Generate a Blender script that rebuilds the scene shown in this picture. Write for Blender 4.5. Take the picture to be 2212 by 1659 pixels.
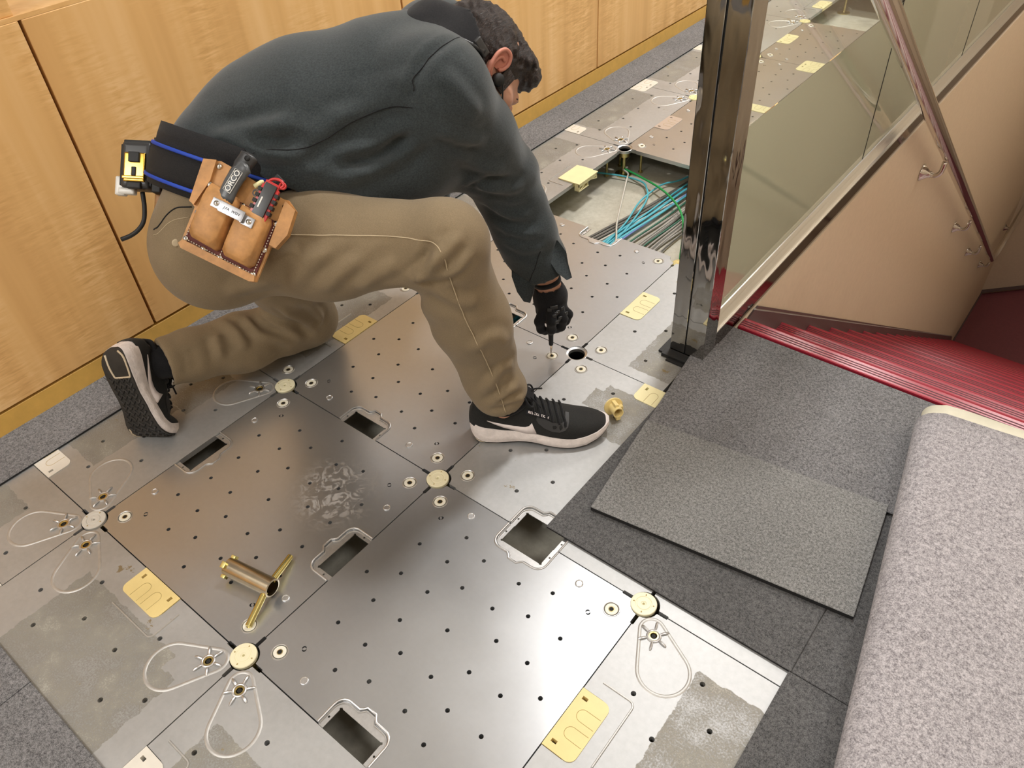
import bpy, bmesh, math, random
import numpy as np
from mathutils import Vector, Matrix
random.seed(7)
for o in list(bpy.data.objects): bpy.data.objects.remove(o)
S = bpy.context.scene
COL = S.collection
V3 = Vector
# ------------------------------------------------------------ camera
cam = bpy.data.cameras.new('camera'); camo = bpy.data.objects.new('camera', cam); COL.objects.link(camo)
cam.sensor_width = 36; cam.lens = 1698.74/2212*36; cam.clip_start = .02; cam.clip_end = 60
_R = ((0.78070086, 0.62268186, -0.05266374), (0.38831077, -0.54942459, -0.73982928), (-0.48961303, 0.55713545, -0.67073032))
_C = (1.34779577, -0.2117765, 1.24241877)
mw = Matrix.Identity(4)
for i in range(3):
    mw[i][0] = _R[0][i]; mw[i][1] = -_R[1][i]; mw[i][2] = -_R[2][i]; mw[i][3] = _C[i]
camo.matrix_world = mw
S.camera = camo
# ------------------------------------------------------------ world and lights
W = bpy.data.worlds.new('world'); S.world = W; W.use_nodes = True
W.node_tree.nodes['Background'].inputs[0].default_value = (1, .95, .88, 1)
W.node_tree.nodes['Background'].inputs[1].default_value = .25
S.view_settings.view_transform = 'Standard'; S.view_settings.look = 'None'
S.view_settings.gamma = 1; S.view_settings.exposure = -0.12
S.view_settings.use_curve_mapping = False
def area(name, loc, size, power, col=(1, .985, .965), rot=(0, 0, 0), sy=None):
    l = bpy.data.lights.new(name, 'AREA'); l.shape = 'RECTANGLE'; l.size = size; l.size_y = sy or size
    l.energy = power; l.color = col
    o = bpy.data.objects.new(name, l); COL.objects.link(o); o.location = loc; o.rotation_euler = rot
    return o
CEIL = 2.75
LAMPS = [(.1, 4.6, 1.2, .5, 74), (.56, 1.80, .30, .30, 44), (.20, -1.6, 1.5, .8, 50), (2.3, .3, .9, .9, 20), (1.5, 4.6, .5, .5, 30), (.6, 7.6, .6, .6, 12)]
for (x, y, sx, sy, p) in LAMPS:
    area('ceiling_light_source', (x, y, CEIL-.03), sx, p, sy=sy)

# ------------------------------------------------------------ helpers
def link(o, parent=None):
    COL.objects.link(o)
    if parent is not None: o.parent = parent
    return o
def tag(o, label=None, cat=None, group=None, kind=None):
    if label: o['label'] = label
    if cat: o['category'] = cat
    if group: o['group'] = group
    if kind: o['kind'] = kind
    return o
def empty(name, loc=(0, 0, 0), rot=(0, 0, 0), parent=None):
    o = bpy.data.objects.new(name, None); o.empty_display_size = .05
    link(o, parent); o.location = loc; o.rotation_euler = rot
    return o
def obj(name, bm, mat, parent=None, smooth=False):
    me = bpy.data.meshes.new(name); bm.to_mesh(me); bm.free()
    if smooth:
        me.polygons.foreach_set('use_smooth', [True]*len(me.polygons))
    me.materials.append(mat)
    return link(bpy.data.objects.new(name, me), parent)
def objm(name, me, parent=None): return link(bpy.data.objects.new(name, me), parent)
def autosmooth(me, deg=35):
    me.polygons.foreach_set('use_smooth', [True]*len(me.polygons))
    try: me.set_sharp_from_angle(angle=math.radians(deg))
    except Exception: pass
def box(bm, x0, x1, y0, y1, z0, z1, M=None):
    vs = [bm.verts.new(p) for p in ((x0,y0,z0),(x1,y0,z0),(x1,y1,z0),(x0,y1,z0),(x0,y0,z1),(x1,y0,z1),(x1,y1,z1),(x0,y1,z1))]
    for f in ((3,2,1,0),(4,5,6,7),(0,1,5,4),(1,2,6,5),(2,3,7,6),(3,0,4,7)): bm.faces.new([vs[i] for i in f])
    if M is not None:
        for v in vs: v.co = M @ v.co
    return vs
def bbox(bm, x0, x1, y0, y1, z0, z1, b=.002, M=None, seg=2):
    b2 = bmesh.new(); box(b2, x0, x1, y0, y1, z0, z1)
    bmesh.ops.bevel(b2, geom=b2.edges[:], offset=b, segments=seg, affect='EDGES', profile=.7)
    me = bpy.data.meshes.new('t'); b2.to_mesh(me); b2.free()
    if M is not None: me.transform(M)
    bm.from_mesh(me); bpy.data.meshes.remove(me)
def frame(d, up=V3((0, 0, 1))):
    d = V3(d).normalized()
    if abs(d.dot(up)) > .97: up = V3((1, 0, 0))
    x = up.cross(d).normalized(); y = d.cross(x)
    return x, y
def tube(bm, pts, r, seg=8, cap=True):
    pts = [V3(p) for p in pts]; n = len(pts)
    rr = r if hasattr(r, '__len__') else [r]*n
    rings = []; x = None
    for i in range(n):
        d = (pts[min(i+1, n-1)]-pts[max(i-1, 0)]).normalized()
        if x is None: x, y = frame(d)
        else:
            x = (x-d*x.dot(d)).normalized(); y = d.cross(x)
        rings.append([bm.verts.new(pts[i]+(x*math.cos(2*math.pi*k/seg)+y*math.sin(2*math.pi*k/seg))*rr[i]) for k in range(seg)])
    for i in range(n-1):
        for k in range(seg):
            bm.faces.new((rings[i][k], rings[i][(k+1) % seg], rings[i+1][(k+1) % seg], rings[i+1][k]))
    if cap:
        bm.faces.new(rings[0][::-1]); bm.faces.new(rings[-1])
def smoothpath(pts, n=6):
    pts = [V3(p) for p in pts]; out = []
    P = [pts[0]*2-pts[1]]+pts+[pts[-1]*2-pts[-2]]
    for i in range(1, len(P)-2):
        for j in range(n):
            t = j/n; a, b, c, d = P[i-1:i+3]
            out.append(.5*((2*b)+(c-a)*t+(2*a-5*b+4*c-d)*t*t+(3*b-a-3*c+d)*t**3))
    out.append(pts[-1]); return out
def lathe(bm, prof, seg=24, M=None, close=False):
    rings = []
    for (r, z) in prof:
        ring = [bm.verts.new((r*math.cos(2*math.pi*k/seg), r*math.sin(2*math.pi*k/seg), z)) for k in range(seg)]
        rings.append(ring)
    for i in range(len(rings)-1):
        for k in range(seg):
            bm.faces.new((rings[i][k], rings[i][(k+1) % seg], rings[i+1][(k+1) % seg], rings[i+1][k]))
    if close:
        for k in range(seg):
            bm.faces.new((rings[-1][k], rings[-1][(k+1) % seg], rings[0][(k+1) % seg], rings[0][k]))
    else:
        if prof[0][0] > 1e-6: bm.faces.new(rings[0][::-1])
        if prof[-1][0] > 1e-6: bm.faces.new(rings[-1])
    if M is not None:
        for rg in rings:
            for v in rg: v.co = M @ v.co
def arc(cx, cy, r, a0, a1, n=6):
    return [(cx+r*math.cos(math.radians(a0+(a1-a0)*i/n)), cy+r*math.sin(math.radians(a0+(a1-a0)*i/n))) for i in range(n+1)]
from mathutils.geometry import delaunay_2d_cdt
def plate_mesh(name, loops, z0, z1, bevel=0, mats=()):
    """flat plate with holes: first loop outside, the rest holes"""
    pts, edges, own = [], [], []
    for lp in loops:
        b = len(pts); n = len(lp); pts += [V3((p[0], p[1])) for p in lp]
        edges += [(b+i, b+(i+1) % n) for i in range(n)]
    vo, eo, fo, *_ = delaunay_2d_cdt(pts, edges, [], 1, 1e-7)
    L = [np.array([(p[0], p[1]) for p in lp]) for lp in loops]
    def inside(c):
        k = 0
        for a in L:
            b = np.roll(a, -1, 0); m = (a[:, 1] > c[1]) != (b[:, 1] > c[1])
            if m.any():
                xx = a[m, 0]+(c[1]-a[m, 1])*(b[m, 0]-a[m, 0])/(b[m, 1]-a[m, 1]); k += int((xx > c[0]).sum())
        return k % 2 == 1
    tris = []
    for f in fo:
        c = (sum(vo[i].x for i in f)/3, sum(vo[i].y for i in f)/3)
        if inside(c):
            a, b, d = (vo[i] for i in f)
            if (b.x-a.x)*(d.y-a.y)-(b.y-a.y)*(d.x-a.x) < 0: f = f[::-1]
            tris.append(list(f))
    n = len(vo); V = [(v.x, v.y, z1) for v in vo]+[(v.x, v.y, z0) for v in vo]
    F = list(tris)+[[i+n for i in t[::-1]] for t in tris]
    es = set()
    for t in tris:
        for k in range(3): es.add((t[k], t[(k+1) % 3]))
    for (a, b) in es:
        if (b, a) not in es: F.append([b, a, a+n, b+n])
    me = bpy.data.meshes.new(name); me.from_pydata(V, [], F); me.update()
    for m in mats: me.materials.append(m)
    return me
def adopt(o, parent):
    """hang o under an unrotated parent, keeping it where it is"""
    w = V3((0, 0, 0)); p = parent
    while p is not None: w += V3(p.location); p = p.parent
    o.parent = parent; o.location = V3(o.location)-w; return o
def text_mesh(name, s, size, depth, mat, font_shear=0, spacing=1):
    cu = bpy.data.curves.new(name, 'FONT'); cu.body = s; cu.size = size; cu.extrude = depth
    cu.align_x = 'CENTER'; cu.align_y = 'CENTER'; cu.shear = font_shear; cu.space_character = spacing; cu.offset = size*.012
    o = bpy.data.objects.new('tmp', cu); COL.objects.link(o)
    dg = bpy.context.evaluated_depsgraph_get(); dg.update()
    me = bpy.data.meshes.new_from_object(o.evaluated_get(dg)); me.name = name
    bpy.data.objects.remove(o); bpy.data.curves.remove(cu)
    me.materials.clear(); me.materials.append(mat)
    return me
def basis(o, x, y, z):
    m = Matrix.Identity(4)
    for i in range(3): m[i][0] = x[i]; m[i][1] = y[i]; m[i][2] = z[i]; m[i][3] = o[i]
    return m

# ------------------------------------------------------------ material kit
class NT:
    def __init__(s, name):
        s.m = bpy.data.materials.new(name); s.m.use_nodes = True; s.t = s.m.node_tree
        s.b = s.t.nodes['Principled BSDF']; s.co = None
    def n(s, typ, **kw):
        nd = s.t.nodes.new(typ)
        for k, v in kw.items():
            if isinstance(v, (int, float, str, bool)) and hasattr(nd, k): setattr(nd, k, v)
        return nd
    def l(s, a, b): s.t.links.new(a, b)
    def coord(s):
        if s.co is None: s.co = s.n('ShaderNodeTexCoord').outputs['Object']
        return s.co
    def pos(s): return s.n('ShaderNodeNewGeometry').outputs['Position']
    def val(s, sock, v):
        if hasattr(v, 'is_linked') or hasattr(v, 'links'): s.l(v, sock)
        else: sock.default_value = v
    def mapping(s, src, scale=(1, 1, 1), rot=(0, 0, 0), loc=(0, 0, 0)):
        mp = s.n('ShaderNodeMapping'); s.l(src, mp.inputs[0])
        mp.inputs['Scale'].default_value = scale; mp.inputs['Rotation'].default_value = rot; mp.inputs['Location'].default_value = loc
        return mp.outputs[0]
    def noise(s, scale, detail=3, rough=.5, src=None, dist=0):
        nd = s.n('ShaderNodeTexNoise'); s.l(src or s.coord(), nd.inputs['Vector'])
        nd.inputs['Scale'].default_value = scale; nd.inputs['Detail'].default_value = detail
        nd.inputs['Roughness'].default_value = rough; nd.inputs['Distortion'].default_value = dist
        return nd.outputs['Fac']
    def ramp(s, fac, stops, interp='LINEAR'):
        r = s.n('ShaderNodeValToRGB'); s.l(fac, r.inputs[0]); cr = r.color_ramp; cr.interpolation = interp
        while len(cr.elements) < len(stops): cr.elements.new(.5)
        for e, (p, c) in zip(cr.elements, stops):
            e.position = p; e.color = (c, c, c, 1) if isinstance(c, (int, float)) else (*c, 1)
        return r.outputs[0]
    def math(s, op, a, b=0.0, c=None, clamp=False):
        m = s.n('ShaderNodeMath'); m.operation = op; m.use_clamp = clamp
        s.val(m.inputs[0], a); s.val(m.inputs[1], b)
        if c is not None: s.val(m.inputs[2], c)
        return m.outputs[0]
    def mix(s, fac, a, b, typ='MIX'):
        m = s.n('ShaderNodeMix'); m.data_type = 'RGBA'; m.blend_type = typ
        s.val(m.inputs[0], fac)
        for sock, v in ((m.inputs[6], a), (m.inputs[7], b)):
            if hasattr(v, 'links'): s.l(v, sock)
            else: sock.default_value = (*v, 1) if len(v) == 3 else v
        return m.outputs[2]
    def bump(s, h, strength=.3, dist=.002):
        b = s.n('ShaderNodeBump'); b.inputs['Strength'].default_value = strength; b.inputs['Distance'].default_value = dist
        s.l(h, b.inputs['Height']); s.l(b.outputs[0], s.b.inputs['Normal'])
        return b
    def set(s, **kw):
        names = dict(col='Base Color', rough='Roughness', metal='Metallic', spec='Specular IOR Level', trans='Transmission Weight', ior='IOR', coat='Coat Weight', sheen='Sheen Weight', emis='Emission Strength', alpha='Alpha', coatr='Coat Roughness')
        for k, v in kw.items():
            sock = s.b.inputs[names[k]]
            if hasattr(v, 'links'): s.l(v, sock)
            elif isinstance(v, (tuple, list)): sock.default_value = (*v, 1) if len(v) == 3 else v
            else: sock.default_value = v
        return s
def plain(name, col, rough=.5, metal=0, **kw):
    n = NT(name); n.set(col=col, rough=rough, metal=metal, **kw); return n.m
def grained(name, col, var=.1, scale=60, rough=.6, metal=0, bump=.2, dist=.0005, **kw):
    n = NT(name); f = n.noise(scale, 4, .6)
    c2 = tuple(min(1, c*(1+var)) for c in col); c1 = tuple(c*(1-var) for c in col)
    n.set(col=n.ramp(f, [(.3, c1), (.7, c2)]), rough=rough, metal=metal, **kw)
    if bump: n.bump(f, bump, dist)
    return n.m
MAT = {}
def carpetm(name, dark, light, scale=620, bump=.6, big=.10, dist=.002):
    n = NT(name)
    f = n.noise(scale, 3, .75); g = n.noise(scale*.33, 2, .6); big_ = n.noise(5, 3, .5)
    h = n.math('ADD', n.math('MULTIPLY', f, .65), n.math('MULTIPLY', g, .35))
    c = n.ramp(h, [(.38, dark), (.62, light)])
    k = n.ramp(big_, [(.3, 1-big), (.7, 1+big)])
    n.set(col=n.mix(1, c, k, 'MULTIPLY'), rough=.95, spec=.15, sheen=.1)
    n.bump(h, bump, dist); return n.m
MAT['carpet'] = carpetm('carpet_grey', (.058, .057, .060), (.30, .295, .30))
MAT['carpet_dark'] = carpetm('carpet_dark', (.042, .042, .043), (.175, .172, .172))
MAT['carpet_loose'] = carpetm('carpet_loose', (.085, .085, .083), (.35, .347, .338))
MAT['felt'] = carpetm('felt', (.20, .185, .195), (.62, .585, .605), scale=400, bump=.8, big=.05, dist=.003)
MAT['carpet_edge'] = plain('carpet_edge', (.012, .012, .013), .95)
def wood():
    n = NT('figured_maple'); co = n.coord()
    oi = n.n('ShaderNodeObjectInfo').outputs['Random']
    cb = n.n('ShaderNodeCombineXYZ'); n.l(oi, cb.inputs[2]); 
    off = n.n('ShaderNodeVectorMath'); off.operation = 'MULTIPLY_ADD'; n.l(cb.outputs[0], off.inputs[0]); off.inputs[1].default_value = (9, 9, 9); n.l(co, off.inputs[2])
    src = off.outputs[0]
    streak = n.noise(1, 3, .5, n.mapping(src, (14, 16, .8)))
    fig = n.noise(1, 3, .6, n.mapping(src, (20, 15, 120), rot=(.12, 0, 0)), dist=.8)
    mask = n.ramp(n.noise(1, 2, .5, n.mapping(src, (6, 8, 2.5))), [(.42, 0), (.62, 1)])
    fm = n.math('MULTIPLY', n.math('SUBTRACT', fig, .5), mask)
    v = n.math('ADD', n.math('ADD', streak, n.math('MULTIPLY', fm, 1.5)), 0)
    c = n.ramp(v, [(.25, (.68, .385, .145)), (.5, (.79, .475, .19)), (.75, (.87, .56, .26))])
    sp = n.n('ShaderNodeSeparateXYZ'); n.l(n.pos(), sp.inputs[0])
    d = n.math('ADD', n.math('ABSOLUTE', n.math('MULTIPLY', n.math('SUBTRACT', n.math('SUBTRACT', sp.outputs[2], .2445), n.math('MULTIPLY', n.math('SUBTRACT', sp.outputs[1], .494), .15)), 5)), n.math('ABSOLUTE', n.math('SUBTRACT', sp.outputs[1], .494)))
    sm = n.math('MULTIPLY', n.math('LESS_THAN', n.math('ADD', d, n.math('MULTIPLY', n.noise(150, 3, .7), .03)), .034), .85)
    n.set(col=n.mix(sm, c, (.03, .02, .012)), rough=.42, spec=.35); n.bump(v, .04, .001); return n.m
MAT['wood'] = wood()
MAT['wood_base'] = grained('wood_base', (.72, .43, .10), .08, 25, .4, bump=.05)
MAT['wood_dark'] = grained('wood_groove', (.55, .27, .08), .15, 25, .6)
def metal_panel(name, col, r0, r1, metal=.9, blot=.06, fine=.04):
    n = NT(name); p = n.pos()
    big = n.noise(5, 4, .6, p); f = n.noise(90, 4, .6, p); scr = n.noise(1, 4, .7, n.mapping(p, (12, 260, 12), rot=(0, 0, .7)))
    k = n.math('ADD', n.math('MULTIPLY', n.math('SUBTRACT', big, .5), blot*2), n.math('ADD', n.math('MULTIPLY', n.math('SUBTRACT', f, .5), fine*2), n.math('MULTIPLY', n.math('SUBTRACT', scr, .5), .03)))
    base = n.mix(1, col, n.ramp(n.math('ADD', k, .5), [(0, .5), (1, 1.5)]), 'MULTIPLY')
    rr = n.math('ADD', n.math('MULTIPLY', big, r1-r0), r0)
    n.set(col=base, rough=rr, metal=metal)
    return n, base, rr
n_, b_, r_ = metal_panel('zinc_panel_new', (.52, .535, .555), .26, .36, .86); MAT['panel_new'] = n_.m
p_ = n_.pos(); dv = n_.n('ShaderNodeVectorMath'); dv.operation = 'DISTANCE'; n_.l(p_, dv.inputs[0]); dv.inputs[1].default_value = (.345, .345, 0)
sw = n_.noise(38, 5, .7, p_, dist=2.0)
mk = n_.math('MULTIPLY', n_.ramp(sw, [(.50, 0), (.56, 1)]), n_.ramp(dv.outputs['Value'], [(.05, 1), (.11, 0)]))   # dried water mark
n_.set(rough=n_.math('ADD', r_, n_.math('MULTIPLY', mk, .30)), col=n_.mix(n_.math('MULTIPLY', mk, .45), b_, (.75, .75, .75)))
def old_panel():
    n, base, rr = metal_panel('zinc_panel_old', (.47, .475, .475), .42, .58, .70, .17, .11)
    p = n.pos()
    sep = n.n('ShaderNodeSeparateXYZ'); 
    wob = n.n('ShaderNodeTexNoise'); n.l(p, wob.inputs['Vector']); wob.inputs['Scale'].default_value = 60; wob.inputs['Detail'].default_value = 5
    wv = n.n('ShaderNodeVectorMath'); wv.operation = 'MULTIPLY_ADD'; n.l(wob.outputs['Color'], wv.inputs[0]); wv.inputs[1].default_value = (.016, .016, 0); n.l(p, wv.inputs[2])
    n.l(wv.outputs[0], sep.inputs[0])
    X, Y = sep.outputs[0], sep.outputs[1]
    # patches of old tile adhesive: x0,x1,y0,y1
    rects = [(-.4, -.143, -.5, -.065), (-.4, -.143, .08, .30), (-.4, -.115, .30, .445), (-.4, -.040, .60, .905), (-.4, -.143, 1.10, 1.44), (-.4, -.143, 1.57, 1.94), (-.4, -.143, 2.07, 2.44), (-.4, -.143, 2.58, 2.93), (-.4, -.143, 3.08, 3.4),
             (.108, .40, -.5, -.072), (.36, .44, -.5, -.10), (.63, .90, .80, .95), (.628, .90, 1.03, 1.24), (1.135, 1.30, .10, .445), (.61, .69, .86, .925), (.56, .80, -.5, -.10)]
    tot = None
    for (x0, x1, y0, y1) in rects:
        ax = n.math('SUBTRACT', (x1-x0)/2, n.math('ABSOLUTE', n.math('SUBTRACT', X, (x0+x1)/2+.008)))
        ay = n.math('SUBTRACT', (y1-y0)/2, n.math('ABSOLUTE', n.math('SUBTRACT', Y, (y0+y1)/2+.008)))
        m = n.math('MINIMUM', ax, ay)
        tot = m if tot is None else n.math('MAXIMUM', tot, m)
    mask = n.math('MULTIPLY', tot, 900, clamp=True)
    sp = n.noise(320, 3, .7, p); br = n.noise(14, 4, .65, p)
    keep = n.ramp(n.math('ADD', n.math('MULTIPLY', sp, .5), n.math('MULTIPLY', br, .5)), [(.40, .25), (.56, 1)])
    mask = n.math('MULTIPLY', mask, keep)
    dirt = n.ramp(n.math('ADD', n.math('MULTIPLY', sp, .45), n.math('MULTIPLY', br, .55)), [(.36, (.07, .06, .04)), (.5, (.20, .185, .15)), (.64, (.40, .385, .34))])
    # brown glue blobs
    bl = n.noise(9, 6, .75, p); blm = n.ramp(bl, [(.655, 0), (.675, .8)])
    base2 = n.mix(mask, base, dirt)
    base3 = n.mix(blm, base2, (.27, .20, .08))
    n.set(col=base3, rough=n.math('MAXIMUM', rr, n.math('MULTIPLY', mask, .72)), metal=n.math('MULTIPLY', n.math('SUBTRACT', 1.0, n.math('MULTIPLY', mask, .85)), .66))
    return n.m
MAT['panel_old'] = old_panel()
MAT['flange'] = grained('flange_zinc', (.62, .62, .62), .08, 120, .38, .9, .1)
MAT['ridge'] = grained('pressed_ridge', (.53, .52, .50), .06, 100, .5, .7, .05)
MAT['cap'] = plain('cream_plastic', (.86, .80, .56), .38)
MAT['cap_grey'] = plain('dusty_plastic', (.66, .63, .57), .5)
MAT['cap_old'] = plain('yellow_cap', (.90, .83, .45), .4)
MAT['clip'] = grained('yellow_plastic', (.85, .68, .30), .04, 30, .38, bump=0)
MAT['clip_pale'] = grained('pale_yellow_plastic', (.93, .85, .50), .03, 30, .4, bump=0)
MAT['clip_white'] = grained('white_plastic', (.76, .72, .64), .05, 30, .45, bump=0)
MAT['clip_line'] = plain('clip_recess', (.46, .34, .12), .6)
MAT['black'] = plain('black_gap', (.008, .008, .008), .7)
MAT['bush'] = plain('bushing', (.83, .80, .68), .4)
MAT['brass'] = grained('zinc_yellow', (.62, .52, .24), .2, 60, .3, 1, .05)
MAT['steel'] = plain('stainless', (.62, .60, .57), .08, 1)
MAT['chrome'] = plain('chrome', (.72, .69, .66), .06, 1)
def postm():
    n = NT('mirror_stainless'); f = n.noise(2.2, 2, .5, n.mapping(n.coord(), (8, 8, 2.2)))
    n.set(col=(.40, .385, .36), rough=.045, metal=1); n.bump(f, .25, .012); return n.m
MAT['post'] = postm()
MAT['fascia'] = plain('steel_dark_reflection_tint', (.20, .165, .14), .06, 1)  # polished steel; the dark surroundings it mirrors are put into the base colour
MAT['bead'] = plain('brushed_alu', (.66, .68, .68), .30, 1)
MAT['rubber'] = plain('black_rubber', (.012, .012, .012), .6)
MAT['glass'] = plain('clear_glass', (.90, .95, .90), .0, 0, trans=1, ior=1.5)
MAT['glass_back'] = plain('painted_glass', (.55, .62, .48), .04, 0, spec=.6, coat=1, coatr=.02)
MAT['wall_beige'] = grained('beige_wall', (.70, .58, .43), .03, 40, .75, bump=.08)
MAT['wall_pale'] = grained('pale_wall', (.84, .82, .77), .03, 40, .8, bump=.08)
MAT['ceiling'] = plain('ceiling_white', (.88, .87, .85), .9)
MAT['skirt'] = plain('stair_skirting', (.075, .045, .045), .4)
MAT['nosing'] = plain('red_rubber_nosing', (.34, .022, .042), .24)
MAT['groove'] = plain('nosing_groove', (.07, .004, .010), .5)
MAT['tread'] = carpetm('tread_carpet', (.66, .54, .53), (.90, .82, .80), 260, .5)
MAT['riser'] = grained('riser_red', (.20, .018, .03), .1, 60, .5)
MAT['landing'] = grained('landing_red', (.17, .045, .055), .1, 60, .45)
def concm():
    n = NT('concrete'); p = n.pos(); b = n.noise(6, 5, .6, p); f = n.noise(60, 5, .7, p); k = n.noise(9, 3, .5, n.mapping(p, (1, 1, 1), loc=(3, 1, 0)))
    c = n.mix(n.ramp(k, [(.56, 0), (.72, .65)]), n.ramp(n.math('ADD', n.math('MULTIPLY', b, .5), n.math('MULTIPLY', f, .5)), [(.3, (.42, .39, .31)), (.7, (.66, .63, .54))]), (.20, .19, .17))
    n.set(col=c, rough=.85); n.bump(f, .3, .002); return n.m
MAT['concrete'] = concm()
for nm, c in dict(cyan=(.10, .50, .62), green=(.02, .36, .09), dkgreen=(.03, .14, .09), greyc=(.36, .34, .31), dkgrey=(.13, .125, .11), white=(.66, .63, .56), blue=(.20, .27, .62)).items():
    MAT[nm] = plain('cable_'+nm, c, .45)
# ============================================================ SETTING
bm = bmesh.new()
box(bm, -.9, .70, -2.5, 9, -.22, -.10); box(bm, .70, 3.0, -2.5, 1.30, -.22, -.10)
floor = tag(obj('floor', bm, MAT['concrete']), 'concrete slab under the raised access floor', kind='structure')
# outline of one access panel
G = .0011
def side(notch, bump=True):
    p = arc(0, 0, .0265, 82, 8, 6) + [(.044, .0036), (.046, .0030), (.046, G)]
    if notch:
        p += [(.192, G), (.192, .038)] + arc(.210, .038, .018, 180, 90, 4)[1:]
        if bump: p += [(.232, .056), (.237, .060), (.241, .0655), (.259, .0655), (.263, .060), (.268, .056)]
        p += arc(.290, .038, .018, 90, 0, 4) + [(.308, G)]
    return p + [(.454, G), (.454, .0030), (.456, .0036)]
def rot(p, k):
    x, y = p[0]-.25, p[1]-.25
    for _ in range(k): x, y = -y, x
    return (x+.25, y+.25)
SIDES = 'BRTL'
def clip_poly(poly, axis, lim, keep_less):
    out = []; n = len(poly); ins = lambda p: (p[axis] <= lim) if keep_less else (p[axis] >= lim)
    for i in range(n):
        a, b = poly[i], poly[(i+1) % n]
        if ins(a): out.append(a)
        if ins(a) != ins(b):
            t = (lim-a[axis])/(b[axis]-a[axis]); out.append((a[0]+(b[0]-a[0])*t, a[1]+(b[1]-a[1])*t))
    return out
def sym(base):
    s = set()
    for (x, y) in base:
        for a, b in ((x, y), (y, x)):
            for sx in (1, -1):
                for sy in (1, -1): s.add((round(.25+a*sx, 4), round(.25+b*sy, 4)))
    return sorted(s)
NEWH = sorted(set(sym([(.176, .178), (0, 0), (0, .205)]) + [(round(.25+sx*a, 4), round(.25+sy*b, 4)) for (a, b) in ((.168, .106), (.104, .171), (.097, .107), (.150, .036), (.082, .036), (.036, .081), (.042, .150)) for sx in (1, -1) for sy in (1, -1)]))
OLDH = sym([(.179, .098), (.117, .052)])
def circ(x, y, r, n=10): return [(x+r*math.cos(2*math.pi*k/n), y+r*math.sin(2*math.pi*k/n)) for k in range(n)]
PM = {}
def panel_mesh(kind, notches, lim, clips=''):
    key = (kind, notches, lim, clips)
    if key in PM: return PM[key]
    out = []
    for k, s in enumerate(SIDES): out += [rot(p, k) for p in side(s in notches, s not in clips)]
    for (ax, l, less) in lim: out = clip_poly(out, ax, l, less)
    loops = [out]
    def ok(x, y, m):
        for (ax, l, less) in lim:
            v = (x, y)[ax]
            if (less and v > l-m) or (not less and v < l+m): return False
        for k, s in enumerate(SIDES):
            if s in notches:
                c = rot((.25, .03), k)
                if abs(x-c[0]) < (.07 if k % 2 == 0 else .052) and abs(y-c[1]) < (.052 if k % 2 == 0 else .07): return False
        return True
    hr = .0041 if kind == 'new' else .0046
    for (x, y) in (NEWH if kind == 'new' else OLDH):
        if ok(x, y, .01): loops.append(circ(x, y, hr, 12))
    me = plate_mesh('access_panel', loops, -.013, 0, 0, [MAT['panel_new' if kind == 'new' else 'panel_old']])
    PM[key] = me; return me
# shared small pieces
def mesh_of(bm, name, mats, smooth=False):
    me = bpy.data.meshes.new(name); bm.to_mesh(me); bm.free()
    for m in mats: me.materials.append(m)
    if smooth: autosmooth(me)
    return me
def bush_mesh():
    bm = bmesh.new(); lathe(bm, [(.0122, -.004), (.0122, -.0002), (.0112, .0009), (.0062, .0009), (.0052, 0), (.0052, -.006)], 20)
    return mesh_of(bm, 'bushing', [MAT['bush']], True)
def bushrim_mesh(): 
    bm = bmesh.new(); lathe(bm, [(.0160, 0), (.0152, .0011), (.0142, .0011), (.0130, .0002), (.0124, -.001)], 22)
    return mesh_of(bm, 'bushing_rim', [MAT['flange']], True)
def insert_mesh():
    bm = bmesh.new(); lathe(bm, [(.0053, -.003), (.0053, .0003), (.0042, .0005), (.0036, -.0005), (.0036, -.002)], 14)
    return mesh_of(bm, 'screw_insert', [MAT['brass']], True)
def dark_disc():
    bm = bmesh.new(); lathe(bm, [(.0001, .0003), (.0040, .0003), (.0040, -.001)], 14)
    return mesh_of(bm, 'screw_hole', [MAT['black']])
BUSH, RIM, INS, HOLE = bush_mesh(), bushrim_mesh(), insert_mesh(), dark_disc()
bm = bmesh.new(); lathe(bm, [(.0078, -.0005), (.0074, .0016), (.0064, .0021), (.0054, .0012), (.0001, .0012)], 18); DIM = mesh_of(bm, 'pressed_dimple', [MAT['flange']], True)
# teardrop bead and star around a levelling screw, pointing along +x
def tear():
    pts = []
    c1, r1, c2, r2 = .050, .021, .127, .0435
    a = math.degrees(math.acos((r1-r2)/(c2-c1)))
    pts += arc(c1, 0, r1, a, 360-a, 12) + arc(c2, 0, r2, -a, a, 20)
    bm = bmesh.new(); n = len(pts); rings = []
    for i in range(n):
        p0, p1, p2 = V3((*pts[i-1], 0)), V3((*pts[i], 0)), V3((*pts[(i+1) % n], 0))
        t = (p2-p0).normalized(); nn = V3((-t.y, t.x, 0))
        rings.append([bm.verts.new(p1+nn*w+V3((0, 0, z))) for w, z in ((-.0036, -.0003), (-.0020, .0008), (0, .0012), (.0020, .0008), (.0036, -.0003))])
    for i in range(n):
        for k in range(4): bm.faces.new((rings[i][k], rings[(i+1) % n][k], rings[(i+1) % n][k+1], rings[i][k+1]))
    return mesh_of(bm, 'pressed_teardrop', [MAT['ridge']], True)
def star():
    bm = bmesh.new()
    for k in range(6):
        a = math.radians(60*k+18); c, s = math.cos(a), math.sin(a)
        tube(bm, [(.0125*c, .0125*s, .0010), (.0165*c, .0165*s, .0020), (.0245*c, .0245*s, .0018), (.0275*c, .0275*s, .0002)], [.0020, .0024, .0024, .0016], 8)
    lathe(bm, [(.0135, 0), (.0125, .0020), (.0105, .0026), (.0090, .0020), (.0085, -.001)], 20)
    return mesh_of(bm, 'star_rib', [MAT['flange']], True)
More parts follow.
